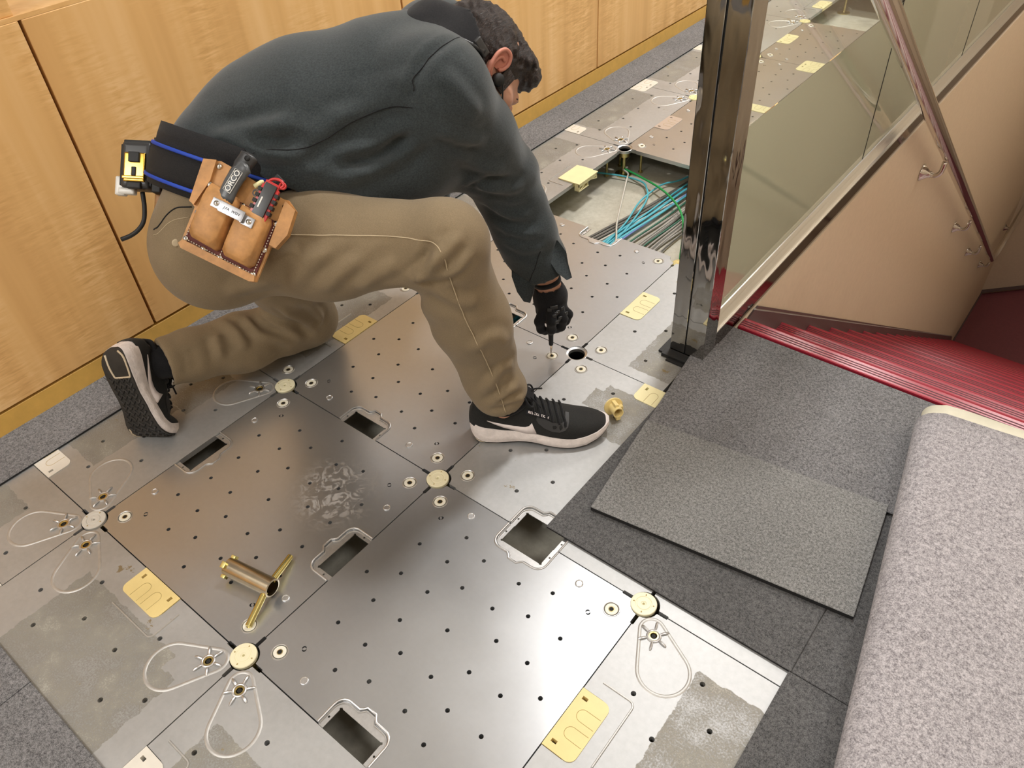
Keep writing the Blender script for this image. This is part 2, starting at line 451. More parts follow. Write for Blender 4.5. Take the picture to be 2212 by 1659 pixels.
def nut():
    bm = bmesh.new(); lathe(bm, [(.0088, .0), (.0086, .0016), (.0062, .0018), (.0050, 0), (.0048, -.004)], 18)
    return mesh_of(bm, 'threaded_insert', [MAT['brass']], True)
TEAR, STAR, NUT = tear(), star(), nut()
# notch flange with window, lip and clip, drawn on the bottom side of a panel
def notch_parts():
    outer = [(.1925, .0), (.1925, .038)] + arc(.2105, .038, .018, 180, 90, 4)[1:] + [(.236, .056), (.241, .065), (.259, .065), (.264, .056)] + arc(.2895, .038, .018, 90, 0, 4) + [(.3075, 0)]
    inner = [(.298, 0), (.298, .037), (.3005, .040), (.298, .0428), (.295, .041), (.207, .041), (.204, .0428), (.2005, .040), (.203, .037), (.203, 0)]
    fl = plate_mesh('notch_flange', [outer+inner, circ(.1975, .019, .0021, 8), circ(.3030, .019, .0021, 8)], -.0055, -.0035, 0, [MAT['flange']])
    path = [(.1905, .002), (.1905, .038)] + arc(.2105, .038, .020, 180, 90, 5)[1:] + [(.231, .058), (.236, .062), (.2405, .0675), (.2595, .0675), (.264, .062), (.269, .058)] + arc(.2895, .038, .020, 90, 0, 5) + [(.3095, .002)]
    bm = bmesh.new(); tube(bm, [(x, y, .0002) for x, y in path], .0021, 8)
    p2 = [(x*.96+.25*.04, y-.0045 if y > .01 else y) for x, y in path]
    tube(bm, [(x, y, -.0030) for x, y in p2], .0016, 6)
    return fl, mesh_of(bm, 'notch_lip', [MAT['flange']], True)
FL, LIP = notch_parts()
def clip_meshes(mat):
    o = [(.193, .0005)] + arc(.207, .043, .014, 180, 90, 5) + arc(.293, .043, .014, 90, 0, 5) + [(.307, .0005)]
    s1 = [(.2045, .009), (.2105, .009), (.2105, .019), (.2045, .019)]; s2 = [(p[0]+.085, p[1]) for p in s1]
    me = plate_mesh('notch_clip', [o, s1, s2], -.012, .0016, .0006, [mat])
    bm = bmesh.new()
    for cx in (.233, .267):
        pts = [(cx-.0105, .054)] + arc(cx, .0275, .0105, 180, 360, 8) + [(cx+.0105, .054)]
        tube(bm, [(x, y, .0014) for x, y in pts], .0006, 5)
    return me, mesh_of(bm, 'clip_outline', [MAT['clip_line']])
MAT['clip_metal'] = plain('dull_metal_cover', (.60, .52, .46), .4, .5)
CLIP = {k: clip_meshes(MAT[k]) for k in ('clip', 'clip_pale', 'clip_white', 'clip_metal')}
bm = bmesh.new(); tube(bm, [(x, y, .0002) for x, y in [(.166, .022), (.166, .073)] + arc(.176, .073, .010, 180, 90, 3)[1:] + [(.29, .083)]], .0019, 6); LBEAD = mesh_of(bm, 'pressed_bead', [MAT['ridge']], True)
def xf(i, j, k):    # panel side k to world
    a = math.pi/2*k
    return Matrix.Translation((i*.5+.25, j*.5+.25, 0)) @ Matrix.Rotation(a, 4, 'Z') @ Matrix.Translation((-.25, -.25, 0))
def sub(name, me, parent, M, label=None):
    o = objm(name, me, parent)
    o.matrix_local = Matrix.Translation(-V3(parent.location)) @ M
    if label: o['label'] = label
    return o
def panel(i, j, kind, notch='', clips='', lim=(), ring='', tears='', label=None, clipmat='clip', dims=True, beads=True):
    me = panel_mesh(kind, ''.join(s for s in SIDES if s in notch+clips), tuple(lim), clips)
    p = objm('access_panel', me, floor); p.location = (i*.5, j*.5, 0)
    tag(p, label)
    for k, s in enumerate(SIDES):
        M = xf(i, j, k)
        if s in notch: sub('notch_flange', FL, p, M); sub('notch_lip', LIP, p, M)
        if s in clips:
            a, b = CLIP[clipmat]; sub('notch_clip', a, p, M, {'clip_white': 'white plastic clip', 'clip_metal': 'metal cover'}.get(clipmat, 'yellow plastic clip')); sub('clip_outline', b, p, M)
            if kind == 'old' and beads: sub('pressed_bead', LBEAD, p, M)
        # corner k = start of side k
        if str(k) in ring:
            q = M @ Matrix.Translation((.043, .043, 0)); sub('bushing', BUSH, p, q, 'cream plastic bushing'); sub('bushing_rim', RIM, p, q); sub('screw_insert', INS, p, q); sub('screw_hole', HOLE, p, q)
        if str(k) in tears:
            q = M @ Matrix.Rotation(math.pi/4, 4, 'Z'); sub('pressed_teardrop', TEAR, p, q)
            q = M @ Matrix.Translation((.044, .044, 0)); sub('star_rib', STAR, p, q); sub('threaded_insert', NUT, p, q); sub('screw_hole', HOLE, p, q)
        if dims and kind == 'new':
            if s in notch+clips:
                for a in (.119, .381): sub('pressed_dimple', DIM, p, M @ Matrix.Translation((a, .034, 0)))
    return p
XL = ((0, .11, False),)
panel(0, 0, 'new', 'LR', ring='0123', label='clean perforated steel panel with the brass key lying on it')
panel(1, 0, 'new', 'BT', ring='0123', label='large clean perforated steel panel in front of the shoe')
panel(0, 1, 'new', 'BT', ring='0123', label='perforated steel panel under the bent knee')
panel(0, 2, 'new', 'BT', ring='0123', label='perforated steel panel beside the cable trench')
panel(1, 1, 'old', 'B', 'T', ring='023', clipmat='clip_pale', label='scuffed panel under the black sneaker', beads=False)
panel(1, 2, 'old', '', 'L', lim=((0, .24, True),), ring='0', clipmat='clip_pale', label='scuffed narrow panel running to the steel post', beads=False)
panel(2, 0, 'old', '', 'L', ring='', tears='3', label='worn panel with teardrop bead and textured glue patch')
panel(2, 1, 'old', '', ''); panel(2, -1, 'old', '', '', tears='1'); 
panel(0, -1, 'old', '', 'T', tears='23', label='glue-stained panel with yellow clip, nearest the left corner')
panel(1, -1, 'old', '', 'L', tears='3', clipmat='clip_white')
panel(-1, -1, 'old', '', 'R', XL, tears='2', clipmat='clip_white', beads=False)
panel(-1, 0, 'old', '', 'B', XL, tears='12', clipmat='clip_white', label='stained panel under the raised shoe sole', beads=False)
panel(-1, 1, 'old', '', 'R', XL, ring='12', label='stained panel under the kneeling knee')
panel(-1, 2, 'old', '', '', XL, ring='12')
panel(-1, 3, 'old', '', 'R', XL, tears='12', clipmat='clip_pale')
panel(-1, 4, 'old', '', 'BT', XL, tears='12', clipmat='clip_white', beads=False)
panel(-1, 5, 'old', '', 'BT', XL, tears='12', clipmat='clip_white', beads=False)
panel(-1, 6, 'old', '', '', XL, tears='12'); panel(-1, 7, 'old', '', 'R', XL, tears='12', clipmat='clip_pale')
panel(-1, 8, 'old', '', '', XL, tears='12'); panel(-1, -2, 'old', '', '', XL)
panel(0, 4, 'new', '', 'L', ring='0123', clipmat='clip_metal'); panel(0, 5, 'new', '', 'BT', ring='0123', clipmat='clip_pale')
panel(0, 6, 'new', '', 'BL', ring='0123', clipmat='clip_pale')
for j in (4, 5, 6): panel(1, j, 'old', '', '', lim=((0, .20, True),), ring='0')
panel(0, -2, 'old', '', ''); panel(1, -2, 'old', '', ''); panel(0, 8, 'old'); panel(0, 9, 'old')
# pedestal caps and pedestals at the nodes
bm = bmesh.new(); lathe(bm, [(.0235, -.006), (.0238, .0004), (.0228, .0016), (.0150, .0018), (.0140, .0008), (.0126, .0008), (.0118, .0018), (.0050, .0018), (.0040, .0006), (.0026, .0006), (.0022, -.004)], 32)
CAPM = mesh_of(bm, 'pedestal_cap', [MAT['cap']], True)
bm = bmesh.new()
for k in range(4):
    a = k*math.pi/2+.3; tube(bm, [(.0165*math.cos(a), .0165*math.sin(a), .0016), (.0190*math.cos(a), .0190*math.sin(a), .0016)], .0012, 6)
CAPN = mesh_of(bm, 'cap_notch', [MAT['clip_line']])
def cap(x, y, mat, label=None):
    me = CAPM if mat == 'cap' else CAPM.copy()
    if mat != 'cap': me.materials[0] = MAT[mat]
    o = objm('pedestal_cap', me, floor); o.location = (x-.003, y, 0)
    if label: o['label'] = label
    n = objm('cap_notch', CAPN, o)
cap(0, 0, 'cap_grey', 'dusty grey pedestal cap'); cap(.5, 0, 'cap'); cap(.5, .5, 'cap'); cap(1, .5, 'cap'); cap(0, .5, 'cap')
for j in (5, 6, 7): cap(0, j*.5, 'cap_old', 'yellow pedestal cap')
for j in (5, 6): cap(.5, j*.5, 'cap_old', 'yellow pedestal cap')
cap(0, 1, 'cap')
def pedm():
    bm = bmesh.new(); lathe(bm, [(.030, -.10), (.030, -.096), (.010, -.094), (.0065, -.09), (.0065, -.035), (.018, -.030), (.0185, -.014)], 20)
    return mesh_of(bm, 'pedestal_post', [MAT['brass']], True)
PED = pedm()
bm = bmesh.new(); tube(bm, [(0, 0, -.10), (0, 0, -.012)], .0042, 10); lathe(bm, [(.008, -.10), (.008, -.094), (.0045, -.093)], 12); lathe(bm, [(.0075, -.032), (.0075, -.022), (.0045, -.021)], 6)
ROD = mesh_of(bm, 'levelling_rod', [MAT['brass']], True)
for (x, y) in ((.043, 2.043), (.457, 2.043), (-.043, 1.957), (-.043, 1.543), (.043, 1.457), (.457, 1.457), (-.043, 2.043), (-.043, 3.543), (.043, 3.457), (.457, 3.457)):
    o = objm('levelling_rod', ROD, floor); o.location = (x, y, 0)
bm = bmesh.new(); lathe(bm, [(.0265, -.012), (.0270, -.002), (.0255, -.0015), (.0205, -.004), (.0200, -.012)], 30); HR = mesh_of(bm, 'pedestal_ring', [MAT['flange']], True)
for i in (0, 1, 2):
    for j in range(-1, 9):
        if i == 2 and (j > 2 or j < 0): continue
        if i == 1 and j == 3: pass
        o = objm('pedestal_post', PED, floor); o.location = (i*.5, j*.5, 0)
for (x, y) in ((.5, 1.0), (0, 2.0)):
    o = objm('pedestal_ring', HR, floor); o.location = (x, y, 0); o['label'] = 'open pedestal socket without its cap'
# ------------------------------------------------ carpet
def tile(x0, x1, y0, y1, z0=0.0005, z1=.0068, mat='carpet', parent=floor, name='carpet_tile', M=None, label=None, edge=True):
    nx = max(2, int((x1-x0)/.02)); ny = max(2, int((y1-y0)/.02))
    bm = bmesh.new(); bbox(bm, x0, x1, y0, y1, z0, z1, .0012, seg=1)
    if M is not None:
        for v in bm.verts: v.co = M @ v.co
    o = obj(name, bm, MAT[mat], parent)
    o.data.materials.append(MAT['carpet_edge'])
    for p in o.data.polygons:
        if abs(p.normal.z) < .5: p.material_index = 1
    if label: o['label'] = label
    return o
for y in np.arange(-2.25, 9, .5): tile(-.402, -.2575, y+.0004, y+.4996)
for (x0, x1) in ((-.2565, .2425), (.2435, .7425), (.7435, 1.2425)):
    for y0 in (-.7545, -1.254): tile(x0, x1, y0, y0+.4995)
for y0, y1 in ((.5315, 1.031), (1.032, 1.300)):
    for x0 in (.757, 1.2575, 1.758, 2.2585): tile(x0, min(x0+.4995, 2.5), y0 if not (x0 < .8 and y0 > 1) else 1.032, y1, mat='carpet_dark' if y0 < 1 else 'carpet')
for y0 in (.031, -.469, -.969):
    for x0 in (1.2535, 1.7540, 2.2545): tile(x0, min(x0+.4995, 2.6), y0, y0+.4995, mat='carpet_dark')
LM = Matrix.Translation((.805, .613, 0)) @ Matrix.Rotation(math.radians(7.7), 4, 'Z')
o = tile(0, .66, .262, .60, .0075, .0135, 'carpet', None, 'carpet_piece', LM); tag(o, 'loose grey carpet piece laid from the steel post to the red stair edge', 'carpet')
o = tile(0, .5, 0, .276, .0078, .0190, 'carpet_loose', None, 'carpet_piece', LM); tag(o, 'loose greyer carpet piece whose lower edge casts a dark line, left of the felt fold', 'carpet')
# folded felt mat
def felt():
    d = V3((.140, -.780, 0)).normalized(); s = V3((.984, .177, 0)); o0 = V3((1.232, 1.205, 0))
    prof = []   # (s, z) outer profile of the fold
    R_ = .034
    for t in np.linspace(0, 1, 12): prof.append((.66-.62*t, .016))
    c = V3((.040, 0, .016+R_))
    for a in np.linspace(-90, -270, 14): prof.append((.040+R_*math.cos(math.radians(a))*1.1, .016+R_+R_*math.sin(math.radians(a))))
    for t in np.linspace(0.04, 1, 24): prof.append((.040+.62*t, .016+2*R_-.030*math.sin(t*1.5)+.006*math.sin(t*9)))
    def sheet(off0, off1, l0, l1, mat, name, parent):
        bm = bmesh.new(); n = len(prof); rings = []
        nl = 30
        for q in range(nl+1):
            l = l0+(l1-l0)*q/nl
            row = []
            for side_ in (0, 1):
                for i in range(n):
                    a = prof[max(i-1, 0)]; b = prof[min(i+1, n-1)]
                    tx, tz = b[0]-a[0], b[1]-a[1]; L = math.hypot(tx, tz); nx_, nz_ = (-tz/L, tx/L)
                    off = (off0, off1)[side_]
                    # inside of the fold = towards the other sheet
                    ps, pz = prof[i][0]+nx_*off*-1, prof[i][1]+nz_*off*-1
                    wob = .0025*math.sin(l*11+i*.35)+.0015*math.sin(l*23+i*.8) if i > 24 else 0
                    row.append(o0+d*l+s*ps+V3((0, 0, max(pz+wob, .0145))))
            rings.append([bm.verts.new(p) for p in row])
        for q in range(nl):
            for i in range(n-1):
                bm.faces.new((rings[q][i], rings[q][i+1], rings[q+1][i+1], rings[q+1][i]))
                bm.faces.new((rings[q][n+i+1], rings[q][n+i], rings[q+1][n+i], rings[q+1][n+i+1]))
            bm.faces.new((rings[q][0], rings[q+1][0], rings[q+1][n], rings[q][n])); bm.faces.new((rings[q][n-1], rings[q][2*n-1], rings[q+1][2*n-1], rings[q+1][n-1]))
        for q in (0, nl):
            for i in range(n-1): bm.faces.new((rings[q][i], rings[q][n+i], rings[q][n+i+1], rings[q][i+1]))
        bmesh.ops.recalc_face_normals(bm, faces=bm.faces[:])
        return obj(name, bm, MAT[mat], parent, True)
    root = empty('felt_mat'); tag(root, 'thick grey felt mat folded over with a cream backing edge, beside the stairs', 'mat')
    sheet(-.0085, .0, .036, 1.9, 'felt', 'felt_layer', root)
    b = sheet(.0002, .0035, 0.0, 1.9, 'cap_line_cream', 'backing', root); b['label'] = 'cream backing edge'
n_ = NT('backing_cream'); n_.set(col=n_.ramp(n_.noise(30), [(.3, (.70, .66, .52)), (.7, (.78, .74, .60))]), rough=.6); MAT['cap_line_cream'] = n_.m
felt()
# ------------------------------------------------ cabinet wall on the left
def wpanel(y0, y1):
    bm = bmesh.new(); bbox(bm, -.420, -.3955, y0+.0036, y1-.0036, .066, .797, .0012, seg=1)
    return obj('wood_panel', bm, MAT['wood'], wall)
bm = bmesh.new(); box(bm, -.56, -.424, -2.5, 9, -.1, .780)
wall = tag(obj('wall_left', bm, MAT['wood_dark']), 'wall faced with figured maple panels', kind='structure')
for k in range(-3, 8): wpanel(.422+k*.9965, .422+(k+1)*.9965)
bm = bmesh.new(); box(bm, -.62, -.3965, -2.5, 9, .7975, .806); tag(obj('trim_1', bm, MAT['wood'], None), 'maple ledge on top of the panels', kind='structure')
bm = bmesh.new(); bbox(bm, -.4235, -.398, -2.5, 9, .0, .0585, .001, seg=1); tag(obj('baseboard_left', bm, MAT['wood_base']), 'golden wooden kickboard', kind='structure')
bm = bmesh.new(); box(bm, -.75, -.62, -2.5, 9, -.1, CEIL); tag(obj('wall_back_of_counter', bm, MAT['wall_pale']), kind='structure')
for k in range(-3, 8):
    bm = bmesh.new(); bbox(bm, -.455, -.402, .372+k*.9965, .418+k*.9965, .8062, 2.1, .002)
    o = obj('trim_2', bm, MAT['wood']); tag(o, kind='structure')
bm = bmesh.new(); box(bm, -.47, -.40, -2.5, 9, 2.1, CEIL); tag(obj('wall_upper_left', bm, MAT['wall_pale']), kind='structure')
MAT['smoked'] = plain('smoked_glass', (.46, .46, .47), .4, .0, spec=.4)
bm = bmesh.new(); box(bm, -.60, -.592, -2.5, 9, .807, 2.1); tag(obj('window_1', bm, MAT['smoked']), 'smoked glass behind the ledge', kind='structure')
# room shell
def shell(name, *b, mat='wall_pale'):
    bm = bmesh.new(); box(bm, *b); return tag(obj(name, bm, MAT[mat]), kind='structure')
shell('ceiling', -.9, 3.2, -2.6, 9.2, CEIL, CEIL+.1, mat='ceiling')
shell('wall_near', -.9, 3.2, -2.6, -2.5, -.1, CEIL); shell('wall_right', 3.0, 3.2, -2.6, 9, -4.2, CEIL, mat='wall_beige')
shell('wall_far', -.9, .69, 9.0, 9.2, -.1, CEIL); shell('wall_far_stairs', .69, 3.2, 9.0, 9.2, -4.2, CEIL, mat='wall_beige')
# stair wall under the balustrade, landing, opposite wall
shell('wall_stair_left', .70, .770, 1.30, 8.05, -4.3, -.0008, mat='wall_beige')
shell('wall_stair_right', 2.15, 2.25, 1.30, 9.0, -4.3, CEIL, mat='wall_beige')
bm = bmesh.new(); box(bm, .60, 2.15, 6.84, 9.0, -4.1, -3.94); tag(obj('landing', bm, MAT['landing']), 'dark red landing at the foot of the stairs', kind='structure')
bm = bmesh.new()
vs = [(.745, 8.09), (1.9, 9.24), (1.85, 9.3), (.70, 8.14)]
lo = [bm.verts.new((x, y, -4.0)) for x, y in vs]; hi = [bm.verts.new((x, y, 0)) for x, y in vs]
for k in range(4): bm.faces.new((lo[k], lo[(k+1) % 4], hi[(k+1) % 4], hi[k]))
bm.faces.new(hi); bm.faces.new(lo[::-1])
tag(obj('wall_landing', bm, MAT['wall_beige']), 'angled beige wall behind the landing', kind='structure')
bm = bmesh.new(); tube(bm, [(.752, 8.085, -3.905), (1.9, 9.225, -3.905)], .022, 4); tube(bm, [(.768, 6.84, -3.915), (.768, 8.09, -3.915)], .016, 4)
tag(obj('baseboard_landing', bm, MAT['skirt']), kind='structure')
# ------------------------------------------------ staircase
st = empty('staircase', (1.45, 1.345, 0)); tag(st, 'descending staircase with red grooved rubber nosings and pinkish treads', 'staircase')
TR, RI = .29, .197
bm = bmesh.new()
bbox(bm, .772, 2.148, -.038, .004, -.030, .0075, .004)
n0 = obj('nosing', bm, MAT['nosing']); n0.location = (0, 1.345, 0); adopt(n0, st)
bm = bmesh.new()
for yy in (-.026, -.018, -.010): box(bm, .773, 2.147, yy-.0016, yy+.0016, .0068, .0078)
for zz in (-.004, -.014): box(bm, .773, 2.147, .0035, .0046, zz-.0016, zz+.0016)
gr = obj('nosing_groove', bm, MAT['groove'], n0)
bm = bmesh.new(); box(bm, .772, 2.148, -TR-.01, -.037, -.02, .0035); tr0 = obj('tread', bm, MAT['tread']); 
tr0.location = (0, 1.345+TR, -RI); adopt(tr0, st)
bm = bmesh.new(); box(bm, .772, 2.148, -.012, -.002, -RI+.002, -.028); ri0 = obj('riser', bm, MAT['riser'])
ri0.location = (0, 1.345, 0); adopt(ri0, st)
def cp(o, parent, loc=None):
    c = o.copy(); COL.objects.link(c); c.parent = parent
    if loc is not None: c.location = V3(loc)-V3(parent.location)
    return c
for k in range(1, 20):
    if k < 20:
        n = cp(n0, st, (0, 1.345+TR*k, -RI*k)); cp(gr, n); cp(ri0, st, (0, 1.345+TR*k, -RI*k))
    if k > 1: cp(tr0, st, (0, 1.345+TR*k, -RI*k))
bm = bmesh.new()
P = [(1.395, .001), (1.42, .001), (6.84, -3.68), (7.0, -3.86), (7.0, -3.95), (6.6, -3.95), (1.345, -.30), (1.345, -.01)]
for x in (.7705, .7745): pass
a = [bm.verts.new((.7705, y, z)) for y, z in P]; b = [bm.verts.new((.7750, y, z)) for y, z in P]
bm.faces.new(a); bm.faces.new(b[::-1])
for k in range(len(P)): bm.faces.new((a[k], a[(k+1) % len(P)], b[(k+1) % len(P)], b[k]))
bmesh.ops.recalc_face_normals(bm, faces=bm.faces[:])
tag(obj('baseboard_stairs', bm, MAT['skirt']), 'dark stair skirting board', kind='structure')
bm = bmesh.new(); tube(bm, [(.7735, 1.40, .003), (.7735, 6.84, -3.679)], .0035, 4); tag(obj('trim_3', bm, MAT['bead']), 'thin metal bead on the skirting', kind='structure')
# ------------------------------------------------ balustrade
ba = empty('glass_balustrade', (.72, 1.15, 0)); tag(ba, 'glass balustrade with mirror polished steel post and channel along the stairwell', 'balustrade')
def bp(name, bm, mat, smooth=False, label=None):
    o = adopt(obj(name, bm, MAT[mat], None, smooth), ba)
    if label: o['label'] = label
    return o
bm = bmesh.new(); bbox(bm, .680, .7175, 1.1355, 1.195, .0005, 1.09, .0015); bbox(bm, .7205, .7675, 1.1355, 1.195, .0005, 1.09, .0015)
bp('post', bm, 'post', label='mirror polished square post')
bm = bmesh.new(); box(bm, .7173, .7207, 1.139, 1.190, .001, 1.089); bp('post_joint', bm, 'black')
bm = bmesh.new(); bbox(bm, .659, .772, 1.118, 1.200, .0005, .006, .001); bbox(bm, .672, .752, 1.108, 1.134, .0004, .010, .001); box(bm, .690, .735, 1.098, 1.112, .0004, .0045); bp('post_foot', bm, 'rubber')
bm = bmesh.new(); bbox(bm, .700, .7655, 1.1955, 5.2, .0005, .050, .0006); bp('fascia', bm, 'fascia', label='polished steel fascia with a dark reflection put into its colour')
bm = bmesh.new()
pr_ = [(.7655, .0505), (.7652, .054), (.7600, .0575), (.7575, .0600), (.7500, .0700), (.7478, .0735), (.7430, .0800), (.7400, .0815), (.7398, .0505)]
a_ = [bm.verts.new((x, 1.197, z)) for x, z in pr_]; b_ = [bm.verts.new((x, 5.2, z)) for x, z in pr_]
for i in range(len(pr_)): bm.faces.new((a_[i], a_[(i+1) % len(pr_)], b_[(i+1) % len(pr_)], b_[i]))
bm.faces.new(a_[::-1]); bm.faces.new(b_); bmesh.ops.recalc_face_normals(bm, faces=bm.faces[:])
bp('glazing_channel', bm, 'bead', False, 'bright metal channel holding the glass')
for k in range(4):
    y0, y1 = (1.197 if k == 0 else 1.1735+k*1.0+.002), 1.1735+(k+1)*1.0-.002
    bm = bmesh.new(); box(bm, .7315, .7395, y0, y1, .5335, 1.06); bp('glass_pane', bm, 'glass')
    bm = bmesh.new(); box(bm, .7315, .7395, y0, y1, .052, .533); bp('painted_pane', bm, 'glass_back', label='pale green opaque lower band of glass')
    if k < 3:
        bm = bmesh.new(); box(bm, .7285, .7405, y1-.0002, y1+.0042, .055, 1.06); bp('pane_joint', bm, 'black')
bm = bmesh.new(); tube(bm, [(.735, 1.12, 1.083), (.735, 5.2, 1.083)], .024, 20); bp('top_rail', bm, 'steel', True)
# handrail on the stair wall
hr = empty('stair_handrail', (.84, 2.9, -.2)); tag(hr, 'round chrome handrail on brackets following the stairs down the beige wall', 'handrail')
def hp(name, bm, mat, smooth=True):
    return adopt(obj(name, bm, MAT[mat], None, smooth), hr)
bm = bmesh.new()
path = smoothpath([(.80, 1.18, .99), (.838, 1.28, .93), (.84, 1.38, .865)], 5)+[V3((.84, 2.0, .445)), V3((.84, 4.0, -.895)), V3((.84, 6.55, -2.605))]+smoothpath([(.84, 6.62, -2.652), (.84, 6.75, -2.735), (.84, 6.90, -2.78), (.84, 7.1, -2.79)], 4)+[V3((.84, 8.3, -2.79))]
tube(bm, path, .0255, 24); hp('rail', bm, 'chrome')
for (y, z) in ((2.952, -.291), (4.349, -1.236), (5.409, -1.966), (6.60, -2.73), (7.6, -2.87)):
    zr = (.698-.6765*(y-1.608)) if y < 6.7 else -2.79
    bm = bmesh.new()
    M = Matrix.Translation((.7705, y, z)) @ Matrix.Rotation(math.pi/2, 4, 'Y')
    lathe(bm, [(.034, 0), (.033, .004), (.020, .020), (.013, .030), (.0125, .036), (.0095, .036), (.0095, .045)], 20, M)
    tube(bm, smoothpath([(.80, y, z), (.822, y, z), (.836, y, z+.014), (.84, y, z+.035), (.84, y, zr-.02)], 4), .0095, 10)
    br = hp('bracket', bm, 'steel')
# other side of the stairwell, seen only in reflections
bm = bmesh.new(); tube(bm, [(2.06, 1.5, .72), (2.06, 6.6, -2.73)], .0255, 12); t_ = obj('stair_handrail', bm, MAT['chrome'], None, True); tag(t_, 'chrome handrail on the far right stair wall', 'handrail')

# ------------------------------------------------ cables in the trench
random.seed(11)
def cable(pts, r, mat, label, group=None, n=5, name='data_cable'):
    bm = bmesh.new(); tube(bm, smoothpath(pts, n), r, 8)
    o = obj(name, bm, MAT[mat], None, True); tag(o, label, 'cable', group)
    return o
ZB = -.0955
def run(x0, x1, x2, z=ZB):   # bundle line running along the trench
    return [(x0+.02, 1.05, z), (x0, 1.45, z), (x1, 1.62, z+.002), ((x1+x2)/2+.004, 1.80, z+.003), (x2, 2.02, z), (x2+.05, 2.5, z), (x2+.10, 3.3, z)]
for k in range(9):
    u = k/8
    cable(run(.125+.05*u, .150+.05*u, .215+.06*u+random.uniform(-.008, .008), ZB+.0035*(k % 2)), .0032, ('greyc', 'dkgrey', 'greyc', 'white')[k % 4] if k % 3 else 'dkgrey', (['outermost', 'second', 'third', 'fourth', 'fifth', 'sixth', 'seventh', 'eighth', 'ninth'][k]+' cable from the left in the grey bundle left of the straight cyan cables'), 'grey cables left of the cyan ones')
for k in range(6):
    u = k/5
    cable(run(.195+.030*u, .200+.035*u, .228+.045*u+random.uniform(-.006, .006), ZB+.004+.004*(k % 2)), .0031, 'cyan', ['leftmost', 'second from left', 'third from left', 'third from right', 'second from right', 'rightmost'][k]+' of the six straight cyan cables in the trench', 'straight cyan cables')
cable(run(.240, .240, .268, ZB+.006), .0031, 'blue', 'violet-blue cable beside the cyan bundle in the trench')
for k, (a, b, c, l) in enumerate(((.262, .265, .292, 'dark green cable just right of the violet-blue cable'), (.315, .312, .335, 'dark green cable among the grey cables nearest the steel post'))):
    cable(run(a, b, c, ZB+.003), .0033, 'dkgreen', l)
for k in range(14):
    u = k/13
    j = random.uniform(-.01, .01)
    cable(run(.275+.14*u+j, .278+.10*u+j, .295+.085*u+random.uniform(-.012, .012), ZB+.0032*(k % 2)), .0033, ('greyc', 'greyc', 'dkgrey')[k % 3], 'grey cable on the right side of the trench, nearer the steel post', 'grey cables right of the cyan ones')
cable([(-.20, 1.90, -.092), (-.068, 1.936, -.085), (.031, 1.960, -.083), (.102, 1.957, -.082), (.140, 1.925, -.082), (.174, 1.872, -.083), (.206, 1.760, -.080), (.225, 1.62, -.085), (.225, 1.45, -.088)], .0031, 'cyan', 'cyan cable curving in from under the yellow-clipped panel')
cable([(.24, 2.35, -.085), (.211, 2.076, -.085), (.172, 1.990, -.083), (.163, 1.935, -.083), (.168, 1.83, -.082), (.200, 1.70, -.082), (.213, 1.560, -.084), (.21, 1.45, -.087)], .0031, 'cyan', 'cyan cable arching loosely over the grey bundle')
cable([(-.06, 2.10, -.095), (-.011, 2.010, -.080), (.073, 1.973, -.072), (.192, 1.925, -.066), (.283, 1.866, -.064), (.345, 1.80, -.064), (.40, 1.71, -.066), (.455, 1.595, -.070), (.535, 1.46, -.085), (.57, 1.3, -.092)], .0036, 'green', 'bright green cable crossing over the trench to the steel post')
cable([(-.05, 2.12, -.095), (-.011, 2.010, -.082), (.035, 1.972, -.075), (.060, 1.925, -.070), (.129, 1.784, -.068), (.191, 1.660, -.070), (.242, 1.573, -.078), (.262, 1.47, -.088)], .0030, 'white', 'single off-white cable crossing over the cyan cables')
for k in range(7):
    x = .25+.012*k
    cable([(x, 3.3, -.09), (x+.01, 3.5, -.085), (x+.035+.004*k, 3.75, -.07), (x+.09, 4.0, -.08), (x+.2, 4.4, -.09)], .0034, ('white', 'white', 'greyc')[k % 3], ['first', 'second', 'third', 'fourth', 'fifth', 'sixth', 'seventh'][k]+' pale cable from the left curving in the far open floor bay behind the glass', 'pale cables in the far bay')

# ------------------------------------------------ brass tee key on the clean panel
key = empty('tee_key', (.39, .10, .0)); tag(key, 'yellow zinc tubular key with cross handle lying on the clean panel', 'tool')
A0, A1 = V3((.340, .092, .0235)), V3((.446, .112, .0235))
ax = (A1-A0).normalized(); sx = V3((-ax.y, ax.x, 0)); 
MK = basis(A0, sx, V3((0, 0, 1)), ax)
MAT['key'] = grained('iridescent_zinc', (.76, .66, .26), .12, 30, .24, 1, .03)
MAT['key2'] = grained('iridescent_zinc_tube', (.62, .54, .40), .22, 14, .22, 1, .03)
def kp(name, bm, mat):
    o = adopt(obj(name, bm, MAT[mat], None, True), key); autosmooth(o.data); return o
L_ = (A1-A0).length
bm = bmesh.new(); lathe(bm, [(.0165, 0), (.0180, .0006), (.0180, L_-.0006), (.0165, L_), (.0148, L_), (.0148, 0)], 32, MK, close=True); kp('tube', bm, 'key2')
bm = bmesh.new()
hx = V3((-.37, .93, 0)).normalized()
c0 = A1-ax*.012
tube(bm, [c0+hx*.012+V3((0, 0, -.004)), c0+hx*.078+V3((0, 0, -.016))], .0062, 14); tube(bm, [c0-hx*.012+V3((0, 0, -.004)), c0-hx*.076+V3((0, 0, -.016))], .0062, 14)
kp('cross_handle', bm, 'key')
bm = bmesh.new()
for a in (25, 205, 115):
    c, s_ = math.cos(math.radians(a)), math.sin(math.radians(a))
    bbox(bm, .0165, .0225, -.006, .006, -.002, .007, .0008, MK @ Matrix.Rotation(math.radians(a), 4, 'Z'))
kp('lug', bm, 'key')
